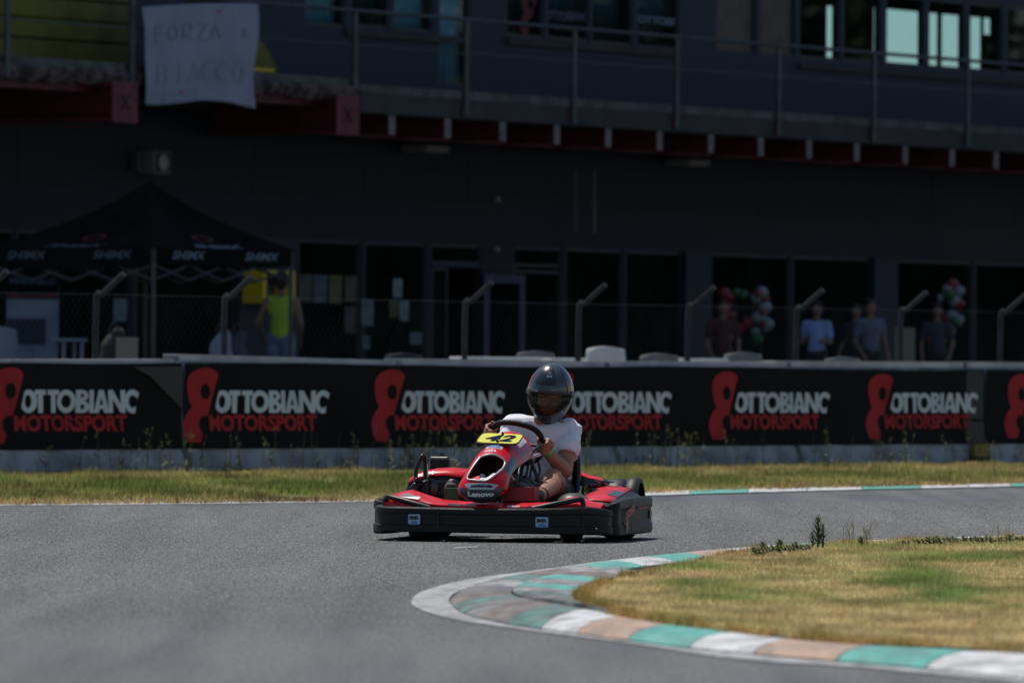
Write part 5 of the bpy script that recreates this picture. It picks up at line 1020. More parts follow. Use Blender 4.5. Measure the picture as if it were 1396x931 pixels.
# front fairing shelf
zt = [(-.60, .235), (-.53, .262), (-.46, .275), (-.38, .25), (-.28, .222), (-.15, .212), (0, .208), (.2, .208), (.36, .213), (.43, .24), (.50, .245), (.57, .215), (.62, .205)]; rows = []
for x, z in zt:
    yf = -.335 + .10 * (abs(x) / .6) ** 3; rows.append([Vector((x, yf, .17)), Vector((x, yf - .006, z * .5 + .095)), Vector((x, yf + .02, z - .015)), Vector((x, yf + .06, z)), Vector((x, yf + .16, z + .012)), Vector((x, yf + .26, z + .0)), Vector((x, yf + .30, z - .04)), Vector((x, yf + .28, .15))])
mb = MB(); mb.loft(rows); ff = mb.build('front_fairing', M['red'], kart, smooth=60)
def shelf(X, T):                                       # point on the fairing front, T 0..1 upward
    z = float(np.interp(X, [a[0] for a in zt], [a[1] for a in zt])); yf = -.335 + .10 * (abs(X) / .6) ** 3; return Vector((X, yf - .006 + .03 * T, z - .035 + .033 * T - 0)) + Vector((0, -.004, .003))
for x0, x1, m in ((-.50, -.40, 'wgraph'), (-.235, -.15, 'blue'), (.215, .235, 'chin'), (.10, .17, 'wgraph')):
    mb = MB(); mb.add([shelf(x0, .35), shelf(x1, .35), shelf(x1 + .015, .9), shelf(x0 + .015, .9)], [(0, 1, 2, 3)]); mb.build('graphic', M[m], ff)
mb = MB(); put_text(mb, 'EASYKART', lambda X, Y: shelf(X, Y), .255, .42, .35, .85, offset=.05); mb.build('fairing_lettering', M['wgraph'], ff)
for x, r_ in ((-.50, .085), (.44, .095)):             # domes over the front tyres
    mb = MB(); mb.ell((x, -.02, .215), (r_, .13, .062), n=20); mb.build('tyre_dome', mat('grey_dome', (.05, .05, .048), .45), kart, smooth=180)
# nose fairing: a surface over (a across, t along)
SP = [(-.25, .218), (-.325, .224), (-.352, .25), (-.360, .30), (-.335, .36), (-.29, .41), (-.225, .46), (-.14, .505), (-.03, .545), (.09, .58), (.20, .605), (.28, .612), (.345, .60), (.38, .57)]
HW = [.060, .104, .126, .137, .138, .132, .124, .122, .122, .130, .134, .130, .112, .075]
SX = [-.040, -.040, -.040, -.038, -.034, -.028, -.020, -.012, -.002, .010, .020, .026, .028, .026]
DR = [.03, .05, .07, .09, .10, .11, .12, .13, .14, .15, .15, .14, .12, .08]
NS = len(SP)
SPc = catmull([(0, y, z) for y, z in SP], 10); AUX = catmull(list(zip(HW, SX, DR)), 10)
def nose(a, t, e=0.0):
    f = min(max(t, 0), 1) * (len(SPc) - 1); i = min(int(f), len(SPc) - 2); u = f - i
    p = SPc[i].lerp(SPc[i + 1], u); q = AUX[i].lerp(AUX[i + 1], u); d = (SPc[min(i + 3, len(SPc) - 1)] - SPc[max(i - 2, 0)]).normalized(); n = Vector((0, -d.z, d.y))
    if n.y > 0 and n.z < 0: n = -n
    an = a * R(86); c = Vector((q.y + q.x * math.sin(an), p.y, p.z)) - n * q.z * (1 - math.cos(an)) ; nn = (n * math.cos(an) + Vector((math.sin(an), 0, 0))).normalized()
    return c + nn * e
def nt(z):                                             # parameter for a height on the front face
    best = min(range(len(SPc)), key=lambda i: abs(SPc[i].z - z) + (0 if i < len(SPc) * .9 else 9)); return best / (len(SPc) - 1)
ha = lambda x, cx=0: x
OP = [(-.27, .478), (-.36, .445), (-.42, .405), (-.43, .372), (-.35, .352), (.0, .343), (.18, .347), (.36, .385), (.52, .430), (.56, .463), (.48, .482), (.1, .486)]
OPT = [(a, nt(z)) for a, z in OP]; OPC = catmull([Vector((a, t, 0)) for a, t in OPT + OPT[:1]], 5)
opoly = [(v.x, v.y) for v in OPC]
na, nt_ = 130, 220; g = {}; mbn = MB(); V = []; 
for j in range(nt_ + 1):
    for i in range(na + 1): V.append(nose(-1 + 2 * i / na, j / nt_))
fs = []; ks = []
AC = np.array([[-1 + 2 * (i + .5) / na for i in range(na)] for j in range(nt_)]).ravel(); TC = np.array([[(j + .5) / nt_] * na for j in range(nt_)]).ravel(); inn = inpoly(opoly, AC, TC)
for q in range(na * nt_):
    if inn[q]: continue
    j, i = divmod(q, na); a, t = AC[q], TC[q]; z = nose(a, t).z; zc = SPc[min(int(t * (len(SPc) - 1)), len(SPc) - 1)].z; k = 0
    vtop = .290 + .06 * max(0, abs(a) * 1.45 - .55)                                    # V shaped grey chin
    if (t < .45 and zc < vtop and abs(a) < .8) or zc < .243: k = 1
    if a > .62 and .435 < zc < .535 and t < .72: k = 2
    if a > .60 and .36 < zc <= .435 and (zc * 130 + a * 4) % 1 < .35 and a > .60 + (zc - .36) * .8: k = 1
    if a < -.60 and .42 < zc < .56: k = 3
    if zc >= .555 and a > .15 and t < .80: k = 3
    if .575 < zc and a > .42 and a < .60 and t < .8: k = 4
    b = j * (na + 1) + i; fs.append((b, b + 1, b + na + 2, b + na + 1)); ks.append(k)
mbn.v = V; mbn.f = fs; mbn.m = ks; nf = mbn.build('nose_fairing', [M['red'], M['chin'], M['blue'], M['mag'], M['wgraph']], kart, smooth=180, solid=.005)
mb = MB(); mb.tube([nose(a, t, .002) for a, t in opoly], .0055, 8); mb.build('opening_rim', M['silver'], nf, smooth=60)
mb = MB(); inner = [nose(a, t) for a, t in opoly]; cI = sum(inner, Vector()) / len(inner); rings = [inner, [p.lerp(cI, .12) + Vector((0, .06, -.01)) for p in inner], [p.lerp(cI, .25) + Vector((0, .14, -.02)) for p in inner]]
mb.loft(rings, caps=False); b0 = len(rings[0]) * 2; mb.add([p for p in rings[2]], [tuple(range(len(rings[2])))]); mb.build('opening_inside', mat('dark_red_inside', (.05, .004, .006), .6), nf, smooth=50)
mb = MB(); q_ = [i for i in range(len(inner)) if opoly[i][0] > -.12 and opoly[i][1] < nt(.445)]; V_ = [p for i in q_ for p in (inner[i], inner[i].lerp(cI, .34 if opoly[i][1] < nt(.40) else .18) + Vector((0, .012, -.004)))]; mb.add(V_, [(2 * k, 2 * k + 1, 2 * k + 3, 2 * k + 2) for k in range(len(q_) - 1)]); mb.build('opening_white_lip', M['wgraph'], nf)
mb = MB(); mb.add([nose(-.45, nt(.365), -.012), nose(-.05, nt(.352), -.014), nose(.05, nt(.38), -.03), nose(-.2, nt(.40), -.04), nose(-.45, nt(.40), -.03)], [(0, 1, 2, 3, 4)]); mb.build('opening_red_lip', M['red'], nf)
mb = MB(); c_ = nose(-.02, nt(.385), -.035); mb.lathe(c_, (0, -1, .4), [(0, .018), (.012, .016), (.013, .009), (.006, .007)], 16); mb.build('bolt', M['chrome'], nf, smooth=40)
def ntx(mb, s, a0, a1, z0, z1, **kw): t0, t1 = nt(z0), nt(z1); return put_text(mb, s, lambda X, Y: nose(X, Y, .0045), a0, a1, t0, t1, **kw)
mb = MB(); ntx(mb, 'Lenovo', -.34, .42, .254, .285, offset=.045, step=.05); mb.build('nose_lettering', mat('white_letters', (.8, .8, .8), .4), nf)
mb = MB(); B0, B1 = nt(.293), nt(.333); n = 10
for i in range(n):
    a0, a1 = -1 + 2 * i / n, -1 + 2 * (i + 1) / n; mb.add([*[nose(a_ * (.34 + .16 * t_) + .03, B0 + (B1 - B0) * t_, .005) for t_ in (0, .25, .5, .75, 1) for a_ in (a0, a1)]], [(2 * q, 2 * q + 1, 2 * q + 3, 2 * q + 2) for q in range(4)])
bd = mb.build('badge', M['silver'], nf); mb = MB(); ntx(mb, 'motorola', -.24, .34, .304, .321, offset=.05, step=.05); mb.v = [tuple(Vector(v) + Vector((0, -.0025, .0))) for v in mb.v]; mb.build('badge_lettering', M['num'], bd)
mb = MB(); ntx(mb, 'GARA', -.22, .16, .499, .513, offset=.06); mb.build('nose_sticker', M['wgraph'], nf)
mb = MB(); T0, T1 = nt(.520), nt(.536); mb.add([nose(a, t, .004) for t in (T0, T1) for a in (-.24, -.08, .1, .26)], [(0, 1, 5, 4), (1, 2, 6, 5), (2, 3, 7, 6)]); mb.build('nose_sticker', M['stk'], nf)
mb = MB(); mb.add([nose(a, t, .006) for t in (T0 + (T1 - T0) * .3, T0 + (T1 - T0) * .75) for a in (-.16, -.05, .08, .18)], [(0, 1, 5, 4), (1, 2, 6, 5), (2, 3, 7, 6)]); mb.build('nose_sticker', M['stkb'], nf)
# number plate
pc = K(681.5, 598.2, .02); px_ = Vector((1, 0, -.03)).normalized(); py_ = Vector((.10, math.cos(R(20)), math.sin(R(20)))).normalized(); pn = px_.cross(py_)
def plt_(X, Y, e=0): return pc + px_ * X + py_ * Y + pn * e
def rrect(w_, h_, c): return [(-w_, -h_ + c), (-w_ + c * .3, -h_ + c * .3), (-w_ + c, -h_), (w_ - c, -h_), (w_ - c * .3, -h_ + c * .3), (w_, -h_ + c), (w_, h_ - c), (w_ - c * .3, h_ - c * .3), (w_ - c, h_), (-w_ + c, h_), (-w_ + c * .3, h_ - c * .3), (-w_, h_ - c)]
mb = MB(); mb.loft([[plt_(x, y, e) for x, y in rrect(w_, h_, .03)] for w_, h_, e in ((.120, .078, -.006), (.122, .080, -.003), (.122, .080, 0), (.120, .078, .002))]); pl = mb.build('number_plate', M['stkd'], kart, smooth=30)
mb = MB(); mb.poly(rrect(.117, .075, .03), lambda x, y: plt_(x, y, .004)); mb.build('plate_face', M['yel'], pl)
mb = MB(); put_text(mb, '42', lambda x, y: plt_(x, y, .006), -.080, .085, -.052, .052, offset=.04, shear=.25, spacing=1.05); mb.build('number_digits', M['num'], pl)
for yy in (.062, -.058): mb = MB(); mb.lathe(plt_(0, yy, .004), pn, [(0, .008), (.008, .007), (.016, .003), (.017, .001)], 12); mb.build('plate_screw', M['steel'], pl, smooth=40)
# steering
sc_ = K(703.5, 602, .50); u_ = Vector((1, -.08, -.16)).normalized(); v_ = Vector((.14, -.60, .74)).normalized(); wn_ = u_.cross(v_).normalized()
W = lambda a, b: sc_ + u_ * a + v_ * b
rimp = [W(.155 * math.copysign(abs(math.cos(t)) ** .8, math.cos(t)), .148 * math.copysign(abs(math.sin(t)) ** .75, math.sin(t)) * (.92 if math.sin(t) > 0 else 1)) for t in [j / 32 * 2 * math.pi for j in range(33)]]
swt = empty('steering_wheel', (0, 0, 0), local=True); swt.parent = kart
mb = MB(); mb.tube(rimp, .017, 10); mb.build('rim', mat('wheel_grip', (.008, .008, .008), .55, spec=.3, bump=.2, bscale=80), swt, smooth=180)
mb = MB()
for a, b in ((.15, .0), (-.15, .0), (0, -.14)): mb.tube([W(0, -.01), W(a, b)], .010, 6)
mb.build('spoke', M['steel'], swt); mb = MB(); mb.lathe(sc_ - wn_ * .02, wn_, [(0, .03), (.03, .035), (.035, .02)], 16); mb.build('hub', M['chin'], swt, smooth=40)
mb = MB(); mb.tube([sc_, (.02, .10, .22), (.0, .0, .13)], .012, 8); mb.build('steering_column', M['steel'], kart, smooth=40)
mb = MB()
for pts in ([K(736, 612, .38), K(722, 616, .30), K(714, 628, .22), K(711, 650, .15)], [K(730, 620, .36), K(724, 640, .25), K(722, 656, .2)], [K(714, 618, .28), K(720, 632, .22), K(716, 655, .12)], [K(733, 628, .3), K(736, 642, .28), K(730, 656, .25)]): mb.tube(pts, .007, 6, smooth=5)
mb.build('cable_loom', M['steel'], kart, smooth=40)
mb = MB()
for pts in ([K(707, 660, .1), K(716, 625, .25), K(740, 606, .4)], [K(735, 658, .25), K(722, 625, .28), K(712, 612, .36)]): mb.tube(pts, .010, 8, smooth=3)
mb.build('column_support', M['steel'], kart, smooth=40); mb = MB(); mb.capsule(K(722, 624, .27), .010, K(735, 620, .30), .012); mb.build('clamp', M['chrome'], kart, smooth=60)
# pedals
for x0, x1, y0, y1, yy, m, nm in ((685, 727, 664, 683, -.13, 'pedalred', 'brake_plate'), (606, 626, 665, 683, -.12, 'pedalgreen', 'throttle_plate')):
    a, b = K(x0, y1, yy), K(x1, y0, yy); mb = MB(); mb.box(a.x, b.x, yy - .004, yy + .004, a.z, b.z); mb.box(a.x, b.x, yy + .004, yy + .05, b.z - .006, b.z); q = mb.build(nm, M[m], kart, bevel=.003)
    mb = MB(); mb.tube([((a.x + b.x) / 2, yy + .02, a.z), ((a.x + b.x) / 2, yy + .05, .08)], .008, 6); mb.build('stem', M['steel'], q)
a, b = K(727, 683, -.13), K(729, 664, -.13); mb = MB(); mb.box(a.x, a.x + .008, -.135, .02, a.z, b.z); mb.build('plate_side', M['pedalred'], kart)
# seat
sx0 = .115; SPF = [(.42, .13, .17), (.50, .085, .19), (.66, .07, .20), (.82, .075, .205), (.93, .12, .205), (.99, .21, .20), (1.03, .33, .205), (1.055, .44, .195), (1.07, .51, .145)]; rows = []
SPs = catmull(SPF, 4); n = 18
for i, s in enumerate(SPs):
    d = (SPs[min(i + 1, len(SPs) - 1)] - SPs[max(i - 1, 0)]); nrm = Vector((0, -d.y, d.x)).normalized(); dep = .15 if i > 12 else .11 + .04 * i / 12
    rows.append([Vector((sx0 + s.z * math.sin(a * R(90)) * (1 + .02), s.x, s.y)) + nrm * dep * (1 - math.cos(a * R(90))) * 1.0 for a in [-1 + 2 * k / n for k in range(n + 1)]])
mb = MB(); mb.loft(rows, closed=False, caps=False); se = mb.build('seat', M['seat'], kart, smooth=180, solid=.014)
mb = MB(); mb.tube([r[-1] for r in rows], .013, 8); mb.build('seat_edge', M['seat'], se, smooth=180); mb = MB(); mb.tube([r[0] for r in rows], .013, 8); mb.build('seat_edge', M['seat'], se, smooth=180)
# side pods
def pod(sg, zs, nm):
    rows = []; ys_ = [.10, .16, .28, .45, .62, .80, .92, .97]
    for y, z in zip(ys_, zs):
        e = 1 if .12 < y < .95 else .75; c = .55; hw = .135 * e; z0 = .10
        rows.append([Vector((sg * (c + hw * q), y, z0 + (z - z0) * h)) for q, h in ((-1, 0), (-1.02, .5), (-.92, .82), (-.7, .95), (-.3, 1), (.2, .98), (.65, .9), (.95, .75), (1.05, .45), (1.0, 0))])
    rr_ = []
    for t in range(len(rows[0])): rr_.append(catmull([r[t] for r in rows], 4))
    rows = list(zip(*rr_)); mb = MB(); mb.loft([list(r) for r in rows]); o = mb.build(nm, M['plastic'], kart, smooth=60)
    mb = MB(); top = [[Vector(r[k]) + Vector((0, 0, .004)) for k in (2, 3, 4, 5, 6)] for r in rows[3:-2]]; mb.loft(top, closed=False, caps=False); t_ = mb.build('red_top', M['red'], o, smooth=60, solid=.003)
    return o, rows, t_
po, prw, ptop = pod(1, [.205, .235, .255, .27, .285, .30, .29, .25], 'side_pod')
mb = MB(); r0 = prw[9]; r1 = prw[15]; mb.add([Vector(r0[5]) + Vector((0, 0, .008)), Vector(r0[6]) + Vector((0, 0, .008)), Vector(r1[6]) + Vector((0, 0, .008)), Vector(r1[5]) + Vector((0, 0, .008))], [(0, 1, 2, 3)]); mb.build('graphic', M['chin'], ptop)
mb = MB(); mb.tube([Vector(prw[i][7]) + Vector((0, 0, .003)) for i in range(3, 14)], .006, 6); mb.build('white_edge', M['wgraph'], ptop)
mb = MB(); mb.add([Vector(prw[19][4]) + Vector((0, 0, .008)), Vector(prw[19][5]) + Vector((0, 0, .008)), Vector(prw[25][5]) + Vector((0, 0, .008)), Vector(prw[25][4]) + Vector((0, 0, .008))], [(0, 1, 2, 3)]); mb.build('graphic', M['wgraph'], ptop)
# taller cover on the engine side
rows = []
for x, zt_, zb_ in ((-.56, .30, .14), (-.545, .34, .13), (-.50, .365, .12), (-.42, .385, .12), (-.33, .39, .12), (-.24, .38, .12), (-.20, .36, .13)):
    rows.append([Vector((x, .22, zb_)), Vector((x, .17, zb_ + .05)), Vector((x, .16, zt_ - .08)), Vector((x, .19, zt_ - .03)), Vector((x, .25, zt_)), Vector((x, .45, zt_ + .01)), Vector((x, .6, zt_ - .02)), Vector((x, .66, zb_))])
mb = MB(); mb.loft(rows); ec = mb.build('engine_cover', M['plastic'], kart, smooth=60)
mb = MB(); mb.loft([[r[3] + Vector((0, -.004, .004)), r[4] + Vector((0, 0, .005)), r[5] + Vector((0, 0, .005))] for r in rows[1:]], closed=False, caps=False); rt_ = mb.build('red_top', M['red'], ec, smooth=60, solid=.003)
mb = MB(); put_text(mb, 'SODI', lambda X, Y: Vector((X, .196 + Y * .6, float(np.interp(X, [r[4].x for r in rows], [r[4].z for r in rows])) - .022 + Y * .5 + .006)), -.50, -.40, 0, .035, offset=.06); mb.build('cover_lettering', M['wgraph'], rt_)
mb = MB(); mb.lathe((-.42, .155, .29), (0, -1, 0), [(0, .06), (.012, .06), (.018, .04), (.016, .01)], 20); mb.build('cover_boss', M['chin'], ec, smooth=40)
pl_, _, _ = pod(-1, [.205, .235, .25, .26, .27, .28, .27, .24], 'side_pod')
# guard hoop, tank, engine
mb = MB(); yy = .12
h1 = [K(566.5, 662, yy), K(567, 646, yy), K(567.5, 639, yy), K(573, 626, yy + .02), K(576, 621, yy + .03), K(578.5, 624, yy + .05), K(579.5, 640, yy + .06), K(580, 662, yy + .06)]
mb.tube(h1, .0125, 8, smooth=3); mb.build('guard_hoop', M['steel'], kart, smooth=60)
mb = MB()
for a, b, c in ((K(563, 664, .1), K(586, 656, .14), .016), (K(568, 654, .1), K(584, 664, .14), .014), (K(566, 662, .1), K(566, 676, .1), .02), (K(582, 658, .12), K(582, 676, .12), .016)): mb.capsule(a, c, b, c, 8)
mb.build('hoop_clamp', M['steel'], kart, smooth=60); mb = MB(); q = K(583, 650, .14); mb.tube([q, q + Vector((0, 0, .075))], .004, 6); mb.build('bright_rod', M['chrome'], kart)
a, b = K(585, 650, .62), K(613, 622.5, .62); mb = MB(); rows = []
for z, s in ((a.z, .92), (a.z + .03, 1), (b.z - .02, 1), (b.z - .005, .97), (b.z, .9)): rows.append([Vector(((a.x + b.x) / 2 + x * (b.x - a.x) / 2 * s, .70 + y * .10 * s, z)) for x, y in ((-1, -.8), (-.85, -1), (.85, -1), (1, -.8), (1, .8), (.85, 1), (-.85, 1), (-1, .8))])
mb.loft(rows); tk = mb.build('fuel_tank', M['plastic'], kart, smooth=30); mb = MB(); mb.box(a.x - .004, b.x + .004, .594, .806, b.z - .022, b.z - .012); mb.build('tank_lip', M['chin'], tk, bevel=.003)
mb = MB(); c_ = Vector(((a.x + b.x) / 2, .68, b.z)); mb.lathe(c_, (0, 0, 1), [(0, .028), (.012, .028), (.014, .018), (.024, .016), (.026, .004)], 14); mb.build('tank_cap', M['chin'], tk, smooth=40)
mb = MB(); mb.box(-.52, -.28, .82, 1.1, .12, .26); en = mb.build('engine', M['engine'], kart, bevel=.015)
for k in range(7): mb = MB(); mb.box(-.50, -.30, .78, .80 + .03, .13 + k * .022, .138 + k * .022); mb.build('cooling_fin', M['engine'], en)
# bits behind the seat on the right and rear guards
mb = MB()
for pts in ([K(803, 662, .75), K(815, 661, .80), K(826, 656, .9)], [K(806, 670, .7), K(820, 667, .75), K(832, 668, .8)], [K(812, 655, .85), K(822, 660, .85), K(826, 668, .85)], [K(800, 676, .7), K(812, 672, .72)]): mb.tube(pts, .011, 8, smooth=4)
mb.build('brake_linkage', M['steel'], kart, smooth=60)
for px, py, r_ in ((822, 657, .016), (812, 668, .018), (806, 671, .014), (826, 664, .012)): mb = MB(); mb.ell(K(px, py, .78), (r_, r_, r_), n=10); mb.build('joint', M['engine'], kart, smooth=180)
mb = MB(); c_ = K(803, 667, .78); mb.lathe(c_, (0, -1, .3), [(0, .028), (.01, .028), (.012, .018), (.0, .016)], 16); mb.build('yellow_cap', mat('dull_yellow', (.35, .28, .02), .5), kart, smooth=40)
mb = MB(); mb.tube([K(811, 655, .8), K(818, 658, .82)], .004, 6); mb.tube([K(820, 654, .8), K(828, 660, .8)], .005, 6); mb.build('bright_rod', M['chrome'], kart)
for sg in (-1, 1):
    for k, (x0, x1, rr) in enumerate(((.33, .47, .160), (.475, .58, .178), (.585, .66, .188))):
        mb = MB(); rings = []
        for a in [R(d) for d in range(-5, 186, 12)]: rings.append([Vector((sg * x, 1.06 + (rr + o) * math.cos(a), .155 + (rr + o) * math.sin(a))) for x, o in ((x0, -.02), (x0, .0), (x0 + .02, .012), (x1 - .02, .012), (x1, 0), (x1, -.02))])
        mb.loft(rings); mb.build('wheel_guard', M['plastic2'], kart, smooth=50)
rbp = sweep([(.60, 1.30), (.56, 1.36), (.3, 1.38), (-.3, 1.38), (-.56, 1.36), (-.60, 1.30)], BP, [(.06, .24)] + [(.06, .24)] * 4 + [(.06, .24)]).build('rear_bumper', M['plastic'], kart, smooth=35)
mb = MB(); rows = []
for x, z in ((.24, .385), (.30, .38), (.36, .355), (.44, .34), (.52, .335)): rows.append([Vector((x, .96, z - .07)), Vector((x, .97, z - .01)), Vector((x, 1.02, z)), Vector((x, 1.2, z - .01)), Vector((x, 1.3, z - .06)), Vector((x, 1.3, z - .12))])
mb.loft(rows); rf_ = mb.build('rear_fairing', M['chin'], kart, smooth=60); mb = MB(); mb.loft([[r[1] + Vector((0, -.004, .003)), r[2] + Vector((0, 0, .004)), r[2] + Vector((0, .06, .004))] for r in rows[:4]], closed=False, caps=False); mb.build('red_top', M['red'], rf_, solid=.003)
mb = MB(); mb.tube([(.2, .95, .36), (.24, .93, .39), (.3, .95, .385)], .010, 8, smooth=3); mb.build('hose', M['steel'], kart, smooth=60)

# ------------------------------------------------------------------ the driver
drv = empty('person', KP, 'kart driver in white T shirt and black full face helmet gripping the wheel', 'person', local=True, rot=R(-TH))
M['shirt'] = mat('white_cotton', (.86, .87, .92), .85, col2=(.82, .83, .88), scale=3, bump=.25, bscale=14)
M['shorts'] = mat('khaki_shorts', (.10, .10, .055), .85, col2=(.03, .03, .02), scale=9, thr=(.45, .55)); M['sole'] = mat('shoe_sole', (.15, .145, .13), .8, col2=(.10, .10, .09), scale=20)
hipc, waist, chest, shc, neck, head = K(745, 668, .93), K(744, 640, .90), K(744, 612, .88), K(745, 590, .86), K(748, 577, .85), K(750.5, 537, .80)
Rs, Ls = K(774, 589, .88), K(703, 583, .80); Re, Le = K(770.5, 642, .68), K(680, 628, .66); Rw, Lw = K(744, 614, .53), K(668, 603, .50)
Rh, Lh = K(738.5, 605, .485), K(663.5, 595, .46)
Rhip, Lhip = K(762, 676, .92), K(728, 676, .92); Rk, Lk = K(754, 653, .44), K(668, 652, .45); Ra, La = K(736, 676, .10), K(626, 676, .10)
b = MB(); b.ell(hipc, (.165, .13, .12)); b.capsule(hipc, .13, chest, .135); b.ell(shc, (.17, .095, .09)); b.capsule(shc, .07, neck, .055); b.capsule(neck, .055, head - Vector((0, .0, .06)), .052)
hd_ = Vector((-.12, -1, -.22)).normalized(); hc = head + Vector((0, 0, -.005))
for S_, E, W_, h_ in ((Rs, Re, Rw, Rh), (Ls, Le, Lw, Lh)):
    b.capsule(S_, .058, S_.lerp(E, .35), .054); b.capsule(S_.lerp(E, .35), .054, E, .043); m_ = E.lerp(W_, .3); b.capsule(E, .043, m_, .046); b.capsule(m_, .046, W_, .028)
for hp, kn, an in ((Rhip, Rk, Ra), (Lhip, Lk, La)):
    b.capsule(hp, .085, kn, .058); b.ell(kn, (.056, .060, .062)); m_ = kn.lerp(an, .32) + Vector((0.01, .03, -.01)); b.capsule(kn, .053, m_, .055); b.capsule(m_, .055, an, .034); b.ell(an, (.042, .042, .04))
b.capsule(K(734, 575, .78), .030, K(743, 569, .80), .036)
# hands closed on the rim
def rim_near(p): 
    i = min(range(len(rimp)), key=lambda i: (rimp[i] - p).length); return rimp[i], (rimp[(i + 1) % 32] - rimp[i - 1]).normalized()
for (h_, W_, sg) in ((Rh, Rw, 1), (Lh, Lw, -1)):
    c, tg = rim_near(h_); 
    if tg.z < 0: tg = -tg
    back = (W_ - c); back = (back - tg * back.dot(tg)).normalized(); out = tg.cross(back).normalized()
    if out.x * sg < 0: out = -out
    pc_ = c + back * .036 + out * .012
    b.capsule(W_, .027, pc_ + back * .012, .028, 10); b.ell(pc_, (.022, .022, .022)); b.capsule(pc_ - tg * .026, .020, pc_ + tg * .026, .021, 10)
    for f, ln in enumerate((.92, 1.04, 1.0, .84)):
        o_ = tg * (.034 - f * .0225) ; q = [c + o_ + (back * math.cos(a) + out * math.sin(a)) * r_ for a, r_ in ((R(15), .038), (R(65), .034), (R(118), .031), (R(118 + 55 * ln), .028), (R(165 + 60 * ln), .026))]
        b.chain(q, [.0115, .0115, .0105, .0095, .008])
    q = [pc_ + tg * .020 - out * .012, c + tg * .040 - out * .026 + back * .012, c + tg * .052 - out * .020 - back * .012, c + tg * .056 - out * .004 - back * .024]; b.chain(q, [.013, .012, .0105, .0085])
bd_ = remeshed(b, 'body', M['skin'], drv, .0065, 3)
# face inside the helmet
fx = Vector((0, 0, 1)).cross(hd_).normalized() * -1; fz = fx.cross(hd_).normalized(); fz = fz if fz.z > 0 else -fz
rl_ = Matrix.Rotation(R(7), 3, hd_); fx = (rl_ @ fx); fz = (rl_ @ fz)
if fx.x < 0: fx = -fx
if fz.x < 0: rl2 = Matrix.Rotation(R(0), 3, hd_)
fz = (Vector((.10, 0, 1)) - hd_ * Vector((.10, 0, 1)).dot(hd_)).normalized(); fx = hd_.cross(fz); fx = fx if fx.x > 0 else -fx
HM = Matrix((fx, -hd_, fz)).transposed()               # local x right, y back, z up
HP = lambda x, y, z: hc + HM @ Vector((x, y, z))
f = MB(); f.ell(HP(0, -.0, -.02), (.072, .092, .105), HM); f.ell(HP(0, -.03, -.085), (.05, .055, .045), HM); f.capsule(HP(0, -.092, .005), .010, HP(0, -.112, -.035), .014); f.ell(HP(.0, -.104, -.038), (.02, .013, .011), HM, 10)
for s in (-1, 1): f.ell(HP(s * .034, -.089, .018), (.024, .011, .008), HM, 10); f.ell(HP(s * .034, -.084, .010), (.020, .009, .006), HM, 10); f.ell(HP(s * .035, -.074, -.03), (.024, .018, .022), HM, 10)
f.ell(HP(0, -.098, -.066), (.022, .010, .006), HM, 10); f.ell(HP(0, -.094, -.077), (.018, .010, .006), HM, 10)
remeshed(f, 'face', M['skin'], drv, .005, 2)
for s in (-1, 1):
    mb = MB(); mb.ell(HP(s * .033, -.083, .002), (.012, .008, .006), HM, 14); e_ = mb.build('eye', mat('eye_white', (.22, .20, .18), .4), drv, smooth=180); mb = MB(); mb.ell(HP(s * .033, -.0885, .002), (.0062, .0035, .0055), HM, 10); mb.build('iris', mat('dark_iris', (.02, .012, .01), .2), e_, smooth=180)
    mb = MB(); mb.capsule(HP(s * .018, -.097, .026), .005, HP(s * .052, -.082, .030), .004, 8); mb.build('eyebrow', M['hair'], drv, smooth=180)
# helmet: shell with a real eye port
def hel(la, lo, e=0.0):                                # la up/down, lo sideways (0 = front)
    cl = math.cos(la); sx_ = math.sin(lo) * cl; sy = -math.cos(lo) * cl; sz = math.sin(la)
    rx, ry, rz = .126 + e, .150 + e, .167 + e
    z = sz * rz + .012; 
    if sz < 0: z = sz * (rz + .022) + .012
    x = sx_ * rx * (1 - .30 * max(0, -sz) ** 1.6); y = sy * ry
    if sz < 0 and sy < 0: y -= .030 * math.sin(min(-sz, 1) * math.pi) * (-sy) ** 1.5; x *= 1 - .16 * max(0, -sy) * (-sz)
    if sz < -.75: y *= .92
    return HP(x, y, z)
def port(la, lo): a = abs(lo) / R(78); up = R(12) - R(7) * a ** 2; dn = R(-33) + R(22) * a ** 2.2; return a < 1 and dn < la < up
nl, nk = 96, 64; mb = MB(); V = []
for j in range(nk + 1):
    for i in range(nl): V.append(hel(R(-74) + R(164 - .5) * j / nk, -math.pi + 2 * math.pi * i / nl))
fs = []
for j in range(nk):
    for i in range(nl):
        la = R(-74) + R(163.5) * (j + .5) / nk; lo = -math.pi + 2 * math.pi * (i + .5) / nl
        if port(la, lo): continue
        a_ = j * nl + i; b_ = j * nl + (i + 1) % nl; fs.append((a_, b_, b_ + nl, a_ + nl)); 
        k = 0
        if .50 < abs(lo) < .72 + .5 * (la - .3) and la > R(20): k = 1
        if la < R(-20) and abs(lo) < .5 and la > R(-60): k = 2
        mb.m.append(k)
mb.v = [tuple(v) for v in V]; mb.f = fs; M['hel'] = mat('black_helmet_gloss', (.006, .010, .016), .22, coat=.7, col2=(.010, .016, .024), scale=5, spec=.8)
helm = mb.build('helmet', [M['hel'], mat('helmet_grey_flash', (.045, .055, .065), .3, coat=.6), mat('helmet_matt_black', (.006, .006, .007), .5)], drv, smooth=180, solid=.008)
bound = []
for lo in [R(d) for d in range(-78, 79, 4)]: a = abs(lo) / R(78); bound.append((R(12) - R(7) * a ** 2, lo))
lower = []
for lo in [R(d) for d in range(78, -79, -4)]: a = abs(lo) / R(78); lower.append((R(-33) + R(22) * a ** 2.2, lo))
